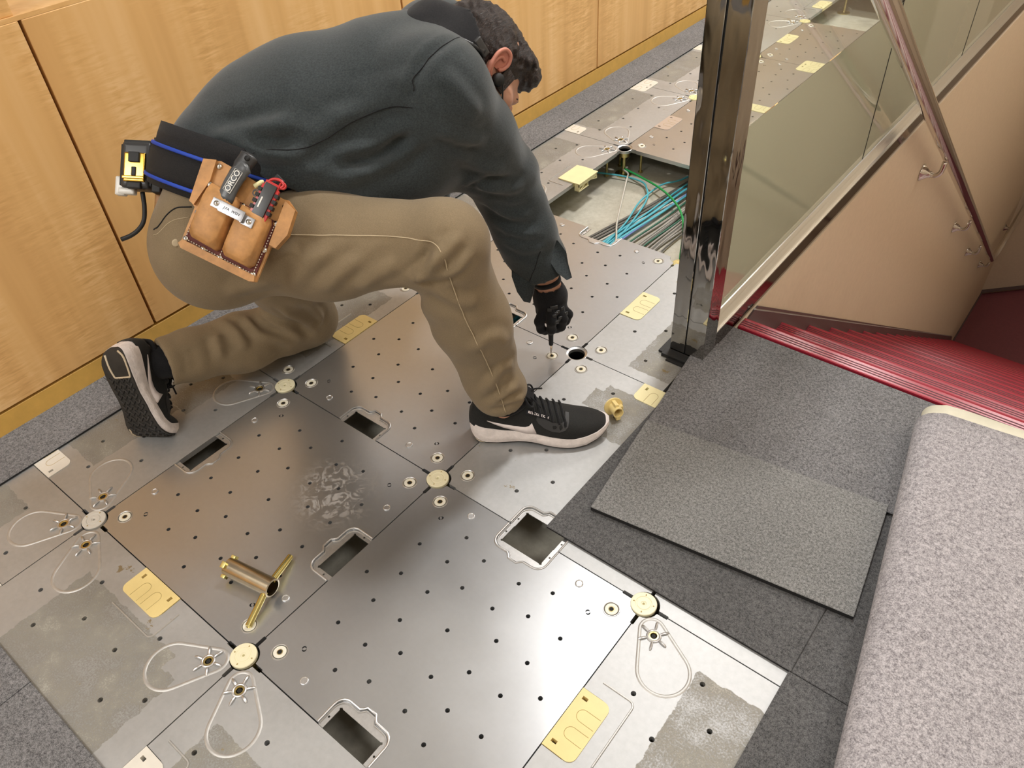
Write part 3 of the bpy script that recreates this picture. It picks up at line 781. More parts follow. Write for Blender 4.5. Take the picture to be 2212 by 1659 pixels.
# loose yellow locking cap standing on its side near the shoe toe
lc = empty('loose_locking_cap', (.70, .87, 0)); tag(lc, 'loose yellow plastic locking cap lying on its side at the toe of the sneaker', 'plastic cap')
ML = Matrix.Translation((.700, .868, .0215)) @ Matrix.Rotation(math.radians(-35), 4, 'Z') @ Matrix.Rotation(math.radians(78), 4, 'Y')
def lp(name, bm, mat='clip'):
    o = adopt(obj(name, bm, MAT[mat]), lc); autosmooth(o.data); return o
bm = bmesh.new(); lathe(bm, [(.0215, -.020), (.0220, -.0195), (.0220, -.017), (.0215, -.0165)], 26, ML); lp('flange', bm)
bm = bmesh.new(); lathe(bm, [(.0120, -.0165), (.0120, .012), (.0100, .012), (.0100, -.016)], 20, ML, close=True); lp('sleeve', bm)
bm = bmesh.new(); bbox(bm, -.0175, -.0085, -.004, .004, -.0165, .006, .001, ML); bbox(bm, .0085, .0195, -.005, .005, -.004, .010, .001, ML); bbox(bm, -.004, .004, .0085, .018, -.0165, -.004, .001, ML); lp('wing', bm)
# open yellow clip pulled half out at the trench edge
oc = empty('open_notch_clip', (.0, 1.745, 0)); tag(oc, 'raised yellow notch clip with ribbed skirt overhanging the trench edge', 'plastic cap')
bm = bmesh.new(); bbox(bm, -.060, .024, 1.692, 1.800, .0014, .0044, .001); 
o = adopt(obj('lid', bm, MAT['clip_pale']), oc)
bm = bmesh.new()
bbox(bm, .004, .022, 1.694, 1.698, -.026, .002, .0008); bbox(bm, .004, .022, 1.794, 1.798, -.020, .002, .0008); bbox(bm, .018, .022, 1.694, 1.798, -.010, .002, .0008)
bbox(bm, .005, .021, 1.745, 1.748, -.022, .002, .0008); tube(bm, [(.020, 1.698, -.024), (.020, 1.745, -.004)], .0018, 6); tube(bm, [(.020, 1.748, -.004), (.020, 1.794, -.018)], .0018, 6); bbox(bm, .004, .022, 1.694, 1.750, -.026, -.023, .0008)
o = adopt(obj('skirt', bm, MAT['clip_pale']), oc)
# ceiling light frames
for (x, y, sx, sy, p) in LAMPS:
    bm = bmesh.new(); bbox(bm, x-sx/2-.03, x+sx/2+.03, y-sy/2-.03, y+sy/2+.03, CEIL-.022, CEIL-.001, .004)
    tag(obj('ceiling_light', bm, MAT['ceiling']), kind='structure')
# ============================================================ implicit surfaces for the figure
def vec(a): return np.array(a, dtype=np.float32)
class Field:
    def __init__(s, lo, hi, h):
        s.lo = vec(lo); s.h = h; s.n = np.ceil((vec(hi)-s.lo)/h).astype(int)+1
        s.V = np.full(s.n, .25, np.float32)
        s.ax = [s.lo[i]+h*np.arange(s.n[i], dtype=np.float32) for i in range(3)]
    def sl(s, lo, hi):
        a = np.clip(np.floor((lo-s.lo)/s.h).astype(int), 0, s.n-1); b = np.clip(np.ceil((hi-s.lo)/s.h).astype(int)+1, 1, s.n)
        if (b <= a).any(): return None, None
        sl = tuple(slice(a[i], b[i]) for i in range(3))
        G = np.meshgrid(*[s.ax[i][sl[i]] for i in range(3)], indexing='ij')
        return sl, G
    def comb(s, sl, d, k, op):
        V = s.V[sl]
        if op == 'add':
            if k > 0:
                h = np.clip(.5+.5*(V-d)/k, 0, 1); s.V[sl] = V*(1-h)+d*h-k*h*(1-h)
            else: s.V[sl] = np.minimum(V, d)
        else:
            d = -d
            if k > 0:
                h = np.clip(.5-.5*(V-d)/k, 0, 1); s.V[sl] = V*(1-h)+d*h+k*h*(1-h)
            else: s.V[sl] = np.maximum(V, d)
    def cone(s, a, b, ra, rb=None, k=.02, n=None, q=1, op='add'):
        a = vec(a); b = vec(b); rb = ra if rb is None else rb
        pad = max(ra, rb)*max(q, 1)+k*1.5+.02
        sl, G = s.sl(np.minimum(a, b)-pad, np.maximum(a, b)+pad)
        if sl is None: return s
        P = [G[i]-a[i] for i in range(3)]; ab = b-a
        if n is not None:
            n = vec(n); n = n/np.linalg.norm(n); f = 1/q-1
            dn = P[0]*n[0]+P[1]*n[1]+P[2]*n[2]
            P = [P[i]+f*dn*n[i] for i in range(3)]; ab = ab+f*ab.dot(n)*n
        L = max(ab.dot(ab), 1e-9)
        t = np.clip((P[0]*ab[0]+P[1]*ab[1]+P[2]*ab[2])/L, 0, 1)
        d = np.sqrt(sum((P[i]-t*ab[i])**2 for i in range(3)))-(ra+(rb-ra)*t)
        s.comb(sl, d, k, op); return s
    def ell(s, c, R, F, k=.02, op='add'):
        c = vec(c); F = [vec(f)/np.linalg.norm(f) for f in F]; pad = max(R)+k*1.5+.015
        sl, G = s.sl(c-pad, c+pad)
        if sl is None: return s
        P = [G[i]-c[i] for i in range(3)]
        u = [sum(P[i]*f[i] for i in range(3)) for f in F]
        k0 = np.sqrt(sum((u[i]/R[i])**2 for i in range(3))); k1 = np.sqrt(sum((u[i]/R[i]**2)**2 for i in range(3)))+1e-6
        s.comb(sl, k0*(k0-1)/k1, k, op); return s
    def chain(s, pts, rs, **kw):
        for i in range(len(pts)-1): s.cone(pts[i], pts[i+1], rs[i], rs[i+1], **kw)
        return s
    def cut(s, p, n, k=.004):      # remove the side the normal points to
        p = vec(p); n = vec(n); n = n/np.linalg.norm(n)
        G = np.meshgrid(*s.ax, indexing='ij', sparse=True)
        d = (G[0]-p[0])*n[0]+(G[1]-p[1])*n[1]+(G[2]-p[2])*n[2]
        s.V = np.maximum(s.V, d.astype(np.float32)); return s
    def cutball(s, p, n, c, R):    # the same cut, but only within R of c
        p = vec(p); n = vec(n); n = n/np.linalg.norm(n); c = vec(c)
        sl, G = s.sl(c-R, c+R)
        d = sum((G[i]-p[i])*n[i] for i in range(3)); m = sum((G[i]-c[i])**2 for i in range(3)) < R*R
        s.V[sl] = np.where(m, np.maximum(s.V[sl], d), s.V[sl]); return s
    def ripple(s, amp, freq, seed=0, dirs=None, c=None, R=None):
        rg = np.random.default_rng(seed)
        if c is None: sl = (slice(None),)*3; G = np.meshgrid(*s.ax, indexing='ij', sparse=True); m = 1
        else:
            c = vec(c); sl, G = s.sl(c-R, c+R); m = np.clip(1-sum((G[i]-c[i])**2 for i in range(3))/(R*R), 0, 1)
        acc = 0
        for j in range(5):
            d = rg.normal(size=3) if dirs is None else vec(dirs)+rg.normal(size=3)*.22
            d = d/np.linalg.norm(d)*freq*(.7+.6*rg.random()); w = rg.normal(size=3); w = w/np.linalg.norm(w)*freq*.3
            acc = acc+np.sin(G[0]*d[0]+G[1]*d[1]+G[2]*d[2]+rg.random()*6+1.2*np.sin(G[0]*w[0]+G[1]*w[1]+G[2]*w[2]+rg.random()*6))
        s.V[sl] = s.V[sl]+(amp*.45*acc*m).astype(np.float32); return s
    def mesh(s, name, mat, parent=None, smooth=1):
        V = s.V; V[0], V[-1] = .1, .1; V[:, 0] = V[:, -1] = .1; V[:, :, 0] = V[:, :, -1] = .1
        I = V < 0; c = np.zeros([n-1 for n in V.shape], np.int8)
        off = [(a, b, d) for a in (0, 1) for b in (0, 1) for d in (0, 1)]
        nx, ny, nz = V.shape
        def sh(A, o): return A[o[0]:nx-1+o[0], o[1]:ny-1+o[1], o[2]:nz-1+o[2]]
        for o in off: c += sh(I, o)
        act = (c > 0) & (c < 8); idx = np.full(act.shape, -1, np.int64); ijk = np.argwhere(act); idx[act] = np.arange(len(ijk))
        val = {o: V[ijk[:, 0]+o[0], ijk[:, 1]+o[1], ijk[:, 2]+o[2]] for o in off}
        ps = np.zeros((len(ijk), 3)); ct = np.zeros(len(ijk))
        for ax in range(3):
            for o in off:
                if o[ax]: continue
                o2 = list(o); o2[ax] = 1; o2 = tuple(o2); a, b = val[o], val[o2]; m = (a < 0) != (b < 0)
                t = np.where(m, a/np.where(m, a-b, 1), 0)
                q = np.array(o, float)[None].repeat(len(ijk), 0); q[:, ax] += t
                ps[m] += q[m]; ct[m] += 1
        P = s.lo+(ijk+ps/ct[:, None])*s.h
        quads = []
        for ax in range(3):
            b_, c_ = (ax+1) % 3, (ax+2) % 3
            s0 = [slice(1, -1)]*3; s0[ax] = slice(0, -1); s1 = list(s0); s1[ax] = slice(1, None)
            A, B = I[tuple(s0)], I[tuple(s1)]
            e = np.argwhere(A != B)
            if not len(e): continue
            fl = A[e[:, 0], e[:, 1], e[:, 2]]
            base = e.copy(); base[:, b_] += 1; base[:, c_] += 1
            def g(db, dc):
                q = base.copy(); q[:, b_] += db; q[:, c_] += dc; return idx[q[:, 0], q[:, 1], q[:, 2]]
            Q = np.stack([g(-1, -1), g(0, -1), g(0, 0), g(-1, 0)], 1); Q[~fl] = Q[~fl][:, ::-1]
            quads.append(Q)
        Q = np.concatenate(quads)
        for _ in range(smooth):
            acc = np.zeros_like(P); w = np.zeros(len(P))
            for k in range(4):
                a, b = Q[:, k], Q[:, (k+1) % 4]
                for d in range(3): acc[:, d] += np.bincount(a, P[b, d], len(P))+np.bincount(b, P[a, d], len(P))
                w += np.bincount(a, minlength=len(P))+np.bincount(b, minlength=len(P))
            P = .5*P+.5*acc/np.maximum(w, 1)[:, None]
        me = bpy.data.meshes.new(name); me.vertices.add(len(P)); me.vertices.foreach_set('co', P.astype(np.float32).ravel())
        me.loops.add(Q.size); me.loops.foreach_set('vertex_index', Q.ravel().astype(np.int32))
        me.polygons.add(len(Q)); me.polygons.foreach_set('loop_start', np.arange(0, Q.size, 4, dtype=np.int32))
        try: me.polygons.foreach_set('loop_total', np.full(len(Q), 4, dtype=np.int32))
        except Exception: pass
        me.update(calc_edges=True); me.validate(); me.polygons.foreach_set('use_smooth', [True]*len(me.polygons))
        me.materials.append(mat); o = bpy.data.objects.new(name, me); COL.objects.link(o)
        if parent is not None: adopt(o, parent)
        return o
# ------------------------------------------------------------ cloth and skin materials
def cloth(name, c1, c2, scale=500, bump=.25, rough=.9, sheen=.25, blot=.06):
    n = NT(name); f = n.noise(1, 3, .7, n.mapping(n.coord(), (scale, scale*.6, scale))); g = n.noise(14, 4, .6)
    c = n.mix(1, n.ramp(f, [(.3, c1), (.7, c2)]), n.ramp(g, [(.3, 1-blot), (.7, 1+blot)]), 'MULTIPLY')
    n.set(col=c, rough=rough, spec=.2, sheen=sheen); n.bump(f, bump, .0008); return n.m
MAT['shirt'] = cloth('charcoal_knit', (.021, .027, .029), (.048, .058, .061), 420, .3)
MAT['khaki'] = cloth('khaki_twill', (.195, .145, .086), (.27, .205, .125), 900, .12, .85, .1, .07)
MAT['khaki_seam'] = plain('khaki_thread', (.50, .40, .26), .8)
MAT['black_cloth'] = cloth('black_cloth', (.006, .006, .007), (.016, .016, .018), 500, .2, .9, .1)
def skinm():
    n = NT('skin'); g = n.noise(22, 4, .6)
    n.set(col=n.ramp(g, [(.3, (.50, .25, .165)), (.7, (.62, .34, .235))]), rough=.5); n.b.inputs['Subsurface Weight'].default_value = .12
    n.b.inputs['Subsurface Radius'].default_value = (.012, .005, .003); n.b.inputs['Subsurface Scale'].default_value = .6; n.bump(n.noise(160), .1, .0006); return n.m
MAT['skin'] = skinm()
MAT['ear'] = plain('ear_skin', (.62, .25, .18), .5)
def hairm():
    n = NT('dark_hair'); f = n.noise(1, 4, .7, n.mapping(n.coord(), (420, 60, 160), rot=(.3, .4, .2)), dist=1.5)
    n.set(col=n.ramp(f, [(.35, (.006, .004, .0035)), (.7, (.055, .034, .026))]), rough=.45, spec=.4); n.bump(f, .9, .003); return n.m
MAT['hair'] = hairm()
MAT['leather'] = grained('tan_leather', (.50, .25, .085), .25, 38, .55, bump=.25, dist=.001)
MAT['leather_dk'] = grained('oiled_leather', (.34, .17, .06), .3, 40, .5, bump=.3, dist=.001)
MAT['stitch_bg'] = plain('stitch_groove', (.11, .02, .015), .7)
MAT['thread'] = plain('pale_thread', (.75, .68, .55), .7)
MAT['blue'+'_web'] = plain('blue_webbing', (.01, .055, .42), .6)
MAT['web'] = cloth('black_webbing', (.010, .010, .011), (.024, .023, .023), 700, .4, .8, .05)
MAT['gold'] = plain('gold_chrome', (.72, .44, .08), .22, 1)
MAT['grey_pl'] = plain('dark_grey_plastic', (.035, .035, .036), .35)
MAT['plier'] = plain('tinted_grey_grip', (.085, .09, .095), .3)
MAT['red_pl'] = plain('red_plastic', (.55, .03, .03), .3)
MAT['white_pl'] = plain('white_plastic_glossy', (.75, .74, .70), .3)
MAT['orange_pl'] = plain('orange_plastic', (.72, .20, .03), .4)
MAT['midsole'] = grained('marbled_midsole', (.74, .67, .64), .12, 60, .5, bump=.8, dist=.004)
MAT['mesh_black'] = cloth('sneaker_knit', (.010, .010, .010), (.026, .026, .024), 900, .5, .75, .05)
MAT['overlay'] = plain('sneaker_overlay', (.030, .030, .031), .5)
MAT['swoosh'] = plain('pale_logo', (.78, .70, .68), .5)
MAT['outsole'] = grained('black_outsole', (.022, .020, .018), .3, 60, .6, bump=.3)
MAT['cream'] = plain('cream_rubber', (.60, .50, .36), .6)

# ============================================================ the man
man = empty('person', (.20, .62, 0)); tag(man, 'man in charcoal shirt and khaki trousers kneeling on one knee, driving a screw', 'person')
LAT = (.64, -.77, -.05)
rhip, lhip = (.112, .389, .535), (.010, .530, .52)
rkn, ran = (.500, .600, .515), (.528, .686, .10)
lkn, lan = (-.080, .655, .070), (-.155, .305, .130)
P0, P1, P2, P3, C7 = (.070, .455, .545), (.078, .500, .600), (.155, .635, .645), (.240, .765, .680), (.268, .862, .735)
W1 = (.110, .570, .632)
rsh, rel, rwr = (.350, .765, .695), (.362, .928, .455), (.442, .965, .205)
lsh, lel, lwr = (.172, .965, .685), (.10, 1.02, .46), (.19, .86, .36)
H = vec((.320, .910, .680)); hf, hu, hr_ = vec((.337, .305, -.887)), vec((.095, .910, .388)), vec((.926, -.215, .278))
def hd(r, f, u): return tuple(H+hr_*r+hf*f+hu*u)
FR = (hr_, hf, hu)
# continuous body under the clothes
B = Field((-.30, .10, -.01), (.66, 1.20, .93), .0055)
B.chain([P0, P1, P2, P3, C7], [.095, .09, .10, .09, .046], k=.03, n=LAT, q=1.35)
B.chain([C7, rsh], [.046, .05], k=.03); B.chain([C7, lsh], [.042, .042], k=.02)
B.chain([rsh, rel, rwr], [.052, .040, .027], k=.02); B.chain([lsh, lel, lwr], [.052, .040, .027], k=.02)
B.chain([rhip, rkn, ran, (.527, .688, .070), (.62, .754, .036)], [.080, .048, .027, .023, .016], k=.02); B.chain([lhip, lkn, (-.150, .330, .124), (-.180, .290, .136), (-.128, .220, .040)], [.075, .046, .026, .023, .015], k=.02)
B.ell(hd(0, -.010, .034), (.073, .092, .080), FR, k=.0)
B.ell(hd(0, .040, -.015), (.060, .056, .075), FR, k=.02)
B.chain([hd(-.034, .02, -.055), hd(0, .072, -.088), hd(.034, .02, -.055)], [.024, .020, .024], k=.03)
B.cone(hd(0, .088, .010), hd(0, .116, -.030), .008, .013, k=.012)
B.cone(hd(-.034, .083, .024), hd(.034, .083, .024), .013, k=.012)
B.cone(hd(-.020, .092, -.057), hd(.020, .092, -.057), .007, k=.008)
for s_ in (-1, 1):
    B.ell(hd(.031*s_, .100, .004), (.015, .012, .010), FR, k=.008, op='sub'); B.ell(hd(.052*s_, .055, -.005), (.02, .025, .018), FR, k=.02)
B.cone(hd(0, -.015, -.02), (.268, .862, .712), .056, .062, k=.03)
# right fist core and left hand
B.chain([rwr, (.448, .968, .150)], [.026, .034], k=.02); B.chain([lwr, (.235, .815, .345)], [.025, .032], k=.02)
for q in range(4):
    o_ = .018*q-.027; B.chain([(.25+o_*.6, .80+o_*.7, .345), (.285+o_*.6, .775+o_*.7, .325), (.29+o_*.6, .765+o_*.7, .300)], [.011, .010, .009], k=.006)
B.chain([(.215, .84, .33), (.245, .85, .305), (.27, .84, .295)], [.013, .011, .010], k=.01)
body = B.mesh('body', MAT['skin'], man, 1)
# eyes, ears
for s_ in (-1, 1):
    bm = bmesh.new(); bmesh.ops.create_uvsphere(bm, u_segments=14, v_segments=10, radius=.0105)
    for v in bm.verts: v.co = v.co+V3(hd(.031*s_, .089, .004))
    adopt(obj('eyelid', bm, MAT['skin'], None, True), man)
    bm = bmesh.new(); tube(bm, smoothpath([hd(.020*s_, .097, .024), hd(.034*s_, .094, .028), hd(.047*s_, .083, .024)], 4), [.0018]*4+[.0026]*4+[.0012], 6)
    b_ = adopt(obj('eyebrow', bm, MAT['hair'], None, True), man)
def ear(s_):
    bm = bmesh.new()
    E_ = lambda a, b, c: hd(s_*(.074+c), a, b)   # along f, u, out
    rim = smoothpath([E_(.006, -.026, .000), E_(-.008, -.024, .008), E_(-.020, -.006, .016), E_(-.025, .014, .020), E_(-.018, .031, .018), E_(-.002, .037, .012), E_(.010, .028, .006), E_(.010, .014, .003), E_(.004, .004, .004)], 5)
    n = len(rim); tube(bm, rim, [.0050 if i < n*.25 else .0038 for i in range(n)], 8)
    inner = smoothpath([E_(.000, -.016, .003), E_(-.012, -.006, .008), E_(-.015, .010, .010), E_(-.010, .022, .009), E_(.000, .024, .006)], 5)
    tube(bm, inner, .0036, 8)
    lobe = [E_(.004, -.028, .002), E_(-.004, -.031, .006)]; tube(bm, lobe, [.0062, .0065], 8)
    tube(bm, [E_(.012, -.002, .001), E_(.010, -.010, .003)], .0045, 8)
    # bowl joining rim and inner ridge
    c = bm.verts.new(E_(-.004, .004, -.004)); rv = [bm.verts.new(p) for p in rim]
    for i in range(n-1): bm.faces.new((c, rv[i], rv[i+1]))
    o = adopt(obj('ear', bm, MAT['ear'], None, True), man); return o
ear(1); ear(-1)
# hair cap with strands
Hh = Field(tuple(H-.19), tuple(H+.19), .0034)
Hh.ell(hd(-.003, -.014, .032), (.081, .098, .087), FR, k=0)
Hh.ell(hd(0, .046, .080), (.066, .056, .040), FR, k=.02)
Hh.ell(hd(.01, .078, .080), (.045, .025, .024), FR, k=.015)
Hh.ripple(.0028, 190, 3, dirs=tuple(hu*.2+hr_*.9)); Hh.ripple(.0016, 420, 5)
Hh.ell(hd(0, .080, -.020), (.12, .062, .075), FR, k=.012, op='sub')
Hh.ell(hd(0, .125, .020), (.070, .040, .036), FR, k=.012, op='sub')
Hh.cut(hd(0, -.02, -.045), tuple(-hu*1+hf*.25))
for s_ in (-1, 1): Hh.ell(hd(.09*s_, -.004, .000), (.026, .020, .030), FR, k=.008, op='sub')
hair = Hh.mesh('hair', MAT['hair'], man, 0); hair['label'] = 'short dark brown hair'
for s_ in (1, -1):
    bm = bmesh.new(); bbox(bm, -.001, .0015, -.012, .012, -.022, .022, .001, basis(V3(hd(.0765*s_, .028, .004)), V3(hr_)*s_, V3(hf), V3(hu)))
    adopt(obj('sideburn', bm, MAT['hair'], None, True), man)
# black neck gaiter
N_ = Field((.10, .70, .50), (.48, 1.08, .92), .0045)
N_.cone(hd(0, -.060, -.110), hd(0, -.040, -.040), .094, .090, k=.02); N_.cone(hd(0, -.035, -.040), hd(0, -.030, .02), .086, .080, k=.02)
N_.cone(hd(0, -.015, -.02), C7, .068, .076, k=.01); N_.cone(C7, lsh, .066, .056, k=.01)
N_.ripple(.003, 60, 2, dirs=tuple(hu))
N_.cut(hd(.08, -.036, -.012), tuple(hu+hf*.85)); N_.cut(hd(0, -.06, -.135), tuple(-hu))
g_ = N_.mesh('neck_gaiter', MAT['black_cloth'], man, 1); g_['label'] = 'black neck gaiter'
# shirt
T = Field((-.10, .36, .16), (.60, 1.24, .96), .0052)
T.chain([P1, W1, P2], [.112, .120, .136], k=.04, n=LAT, q=1.25)
T.chain([P2, P3], [.132, .114], k=.045, n=LAT, q=1.3)
T.chain([P3, (.262, .840, .698)], [.114, .086], k=.045, n=LAT, q=1.3)
T.cone((.255, .835, .692), rsh, .088, .091, k=.04); T.cone((.24, .86, .690), lsh, .078, .078, k=.035)
rmid = (.362, .850, .575); rfo = (.405, .950, .32)
T.chain([rsh, rmid, rel, rfo, (.432, .962, .245)], [.098, .082, .072, .062, .060], k=.035)
T.chain([lsh, (.12, 1.02, .58), lel, (.16, .90, .385)], [.092, .074, .062, .048], k=.03)
# belly sag and drape
T.chain([(.165, .56, .575), (.25, .68, .570), (.325, .760, .560)], [.070, .080, .066], k=.05)
T.chain([(.170, .50, .590), (.265, .600, .580), (.335, .705, .570)], [.062, .068, .062], k=.05)
# folds fanning from the armpit, sleeve creases, waist gathers
def fold(F, pts, r, k=.012): F.chain(smoothpath(pts, 4), [r*(.45+.55*math.sin(math.pi*i/(4*(len(pts)-1)))) for i in range(4*(len(pts)-1)+1)], k=k)
D_ = vec((-.29, -.30, .83))
T.ripple(.0035, 34, 4, dirs=(.2, -.3, .9)); T.ripple(.0045, 60, 8, dirs=(.5, .5, .2), c=(.33, .76, .60), R=.14); T.ripple(.005, 75, 9, dirs=(.1, .2, .9), c=(.37, .93, .44), R=.11)
T.ripple(.006, 70, 12, dirs=(.3, .3, .75), c=(.18, .50, .60), R=.17); T.ripple(.004, 80, 15, dirs=(.1, .1, 1), c=(.41, .95, .31), R=.09)
T.cut(P1, tuple(-(vec(P2)-vec(P1))*1.0+vec((0, 0, -.0)))) if False else T.cutball((.080, .500, .607), (-.05, -.62, -.78), (.07, .44, .53), .22)
T.cutball((.436, .963, .235), (.30, .08, -.95), (.44, .965, .20), .075)
T.cone((.428, .960, .27), (.452, .968, .15), .047, .052, k=.004, op='sub')
T.cutball((.432, .962, .275), (.62, .52, .25), (.46, .985, .225), .052)
# neck hole
T.cone(hd(0, -.035, .015), hd(0, -.03, .12), .102, .11, k=.006, op='sub')
shirt = T.mesh('shirt', MAT['shirt'], man, 1); shirt['label'] = 'charcoal long-sleeved shirt'
# turned cuff flap
bm = bmesh.new()
def flap(pts, th=.0028):
    n = len(pts); c = sum((V3(p) for p in pts), V3())/n
    a = [bm.verts.new(p) for p in pts]; nn = (V3(pts[1])-V3(pts[0])).cross(V3(pts[2])-V3(pts[0])).normalized()*th
    b = [bm.verts.new(V3(p)+nn) for p in pts]
    bm.faces.new(a); bm.faces.new(b[::-1])
    for i in range(n): bm.faces.new((a[i], a[(i+1) % n], b[(i+1) % n], b[i]))
flap([(.384, .915, .285), (.402, .890, .249), (.425, .878, .224), (.445, .875, .208), (.457, .882, .205), (.454, .902, .224), (.442, .926, .262), (.42, .935, .30)], .004)
flap([(x+.024, y+.004, z+.008) for x, y, z in ((.420, .945, .322), (.448, .964, .318), (.470, .964, .297), (.482, .955, .275), (.499, .945, .252), (.492, .935, .248), (.470, .930, .262), (.442, .932, .290))], .004)
flap([(.426, .930, .332), (.440, .940, .331), (.451, .932, .315), (.452, .918, .303), (.439, .915, .310)], .004)
bmesh.ops.subdivide_edges(bm, edges=bm.edges[:], cuts=1, smooth=.3)
f_ = adopt(obj('cuff_flap', bm, MAT['shirt'], None, True), man)
# shirt seams
def seam(name, pts, r, mat, parent, dashed=False):
    pts = project(parent, [tuple(p) for p in smoothpath(pts, 8)], r*.6); P = [V3(p) for p in pts]
    for _ in range(3): P = [P[0]]+[(P[i-1]+P[i]*2+P[i+1])/4 for i in range(1, len(P)-1)]+[P[-1]]
    bm = bmesh.new(); tube(bm, P, r, 5); return adopt(obj(name, bm, MAT[mat], None, True), parent)
def arrs(o):
    me = o.data; n = len(me.vertices); P = np.empty(n*3, np.float32); me.vertices.foreach_get('co', P)
    N = np.empty(n*3, np.float32); me.vertices.foreach_get('normal', N); return P.reshape(-1, 3), N.reshape(-1, 3)
def crease(o, paths):
    """press folds into a cloth mesh: each path = (points, width, height)"""
    P, N = arrs(o); acc = np.zeros(len(P), np.float32)
    for pts, w, h in paths:
        q = np.array(project(o, [tuple(p) for p in smoothpath(pts, 5)], 0), np.float32)
        lo, hi = q.min(0)-w*3, q.max(0)+w*3; m = np.where(((P > lo) & (P < hi)).all(1))[0]; best = np.full(len(m), 9, np.float32); tt = np.zeros(len(m), np.float32)
        for i in range(len(q)-1):
            a, ab = q[i], q[i+1]-q[i]; L = max(ab.dot(ab), 1e-10); t = np.clip(((P[m]-a) @ ab)/L, 0, 1)
            d = np.sqrt(((P[m]-a-t[:, None]*ab)**2).sum(1)); k = d < best; best[k] = d[k]; tt[k] = (i+t[k])/(len(q)-1)
        x = best/w; acc[m] += h*(np.exp(-x*x)-.45*np.exp(-(x-1.9)**2/.8))*np.clip(np.sin(np.pi*np.clip(tt, .02, .98))*1.6, 0, 1)
    P = P+N*acc[:, None]; o.data.vertices.foreach_set('co', P.ravel()); o.data.update()
def project(F_obj, pts, lift=.0006):
    me = F_obj.data; P = np.empty(len(me.vertices)*3, np.float32); me.vertices.foreach_get('co', P); P = P.reshape(-1, 3)
    Nn = np.empty(len(me.vertices)*3, np.float32); me.vertices.foreach_get('normal', Nn); Nn = Nn.reshape(-1, 3)
    out = []
    for p in pts:
        d = ((P-vec(p))**2).sum(1); k = np.argsort(d)[:6]; out.append(tuple(P[k].mean(0)+Nn[k].mean(0)*lift))
    return out
crease(shirt, [
 ([(.140, .425, .690), (.199, .459, .697), (.239, .488, .707), (.275, .525, .713)], .016, .013),
 ([(.173, .435, .68), (.225, .461, .678), (.271, .495, .672), (.306, .539, .672)], .012, .009),
 ([(.200, .45, .672), (.258, .479, .667), (.295, .516, .645), (.33, .559, .632)], .014, .010),
 ([(.28, .492, .639), (.319, .538, .617), (.361, .607, .616)], .014, .009),
 ([(.407, .669, .678), (.373, .634, .667), (.336, .586, .656), (.307, .534, .653)], .012, .008),
 ([(.41, .673, .66), (.379, .643, .631), (.351, .59, .62)], .012, .008),
 ([(.391, .668, .73), (.357, .636, .726), (.324, .597, .717), (.298, .558, .71)], .013, .005),
 ([(.39, .685, .755), (.352, .652, .751), (.31, .606, .742)], .014, .004),
 ([(.378, .823, .782), (.393, .76, .788), (.393, .719, .778), (.391, .689, .757), (.395, .671, .73), (.401, .667, .709)], .009, -.005),
 ([(.423, .686, .675), (.441, .731, .645), (.445, .798, .611)], .012, .007), ([(.427, .72, .621), (.425, .79, .564), (.443, .847, .539)], .013, .007),
 ([(.404, .784, .532), (.424, .838, .494), (.442, .902, .476)], .012, .008), ([(.383, .839, .451), (.411, .877, .415), (.447, .923, .405)], .012, .007),
 ([(.414, .722, .762), (.445, .738, .725), (.455, .767, .668)], .014, .005), ([(.377, .87, .391), (.426, .884, .373), (.462, .924, .365)], .010, .006),
 ([(.40, .87, .350), (.43, .90, .335), (.463, .93, .330)], .009, .004), ([(.40, .79, .50), (.415, .80, .52), (.45, .86, .51)], .009, -.006),
 ([(.30, .50, .70), (.31, .56, .70), (.34, .62, .72)], .016, .004), ([(.33, .56, .645), (.35, .60, .635), (.385, .66, .66)], .009, -.006)])
seam('sleeve_seam', [(.378, .823, .782), (.393, .76, .788), (.393, .719, .778), (.391, .689, .757), (.394, .676, .738)], .0009, 'black_cloth', shirt)
seam('side_seam', [(.226, .459, .675), (.274, .498, .674), (.306, .542, .678), (.33, .589, .69), (.363, .631, .706), (.397, .666, .713)], .0009, 'black_cloth', shirt)
seam('cuff_placket', [(.462, .918, .325), (.458, .91, .300), (.450, .905, .270), (.443, .902, .245)], .0008, 'black_cloth', shirt)
# trousers
Q = Field((-.26, .10, -.01), (.68, .86, .74), .0052)
Q.chain([(.080, .440, .505), (.080, .478, .575)], [.100, .102], k=.045, n=LAT, q=1.25)
Q.ell((.134, .375, .497), (.098, .100, .104), ((1, 0, 0), (0, 1, 0), (0, 0, 1)), k=.05)
Q.ell((.045, .47, .485), (.085, .085, .085), ((1, 0, 0), (0, 1, 0), (0, 0, 1)), k=.05)
Q.chain([(.135, .395, .500), (.30, .495, .502), rkn], [.100, .090, .073], k=.04)
Q.chain([rkn, (.503, .640, .33), (.522, .684, .135)], [.074, .070, .060], k=.03)
Q.ell((.505, .600, .535), (.062, .062, .050), ((1, 0, 0), (0, 1, 0), (0, 0, 1)), k=.03)
Q.chain([lhip, (-.045, .61, .26), lkn], [.100, .086, .066], k=.05)
Q.chain([lkn, (-.115, .49, .090), (-.150, .330, .125)], [.068, .068, .056], k=.03)
Q.ripple(.0026, 34, 21, dirs=(.6, .2, .7)); Q.ripple(.006, 62, 22, dirs=(-.3, .3, .9), c=(.44, .60, .44), R=.13); Q.ripple(.005, 55, 23, dirs=(.4, -.2, .8), c=(.12, .45, .47), R=.18)
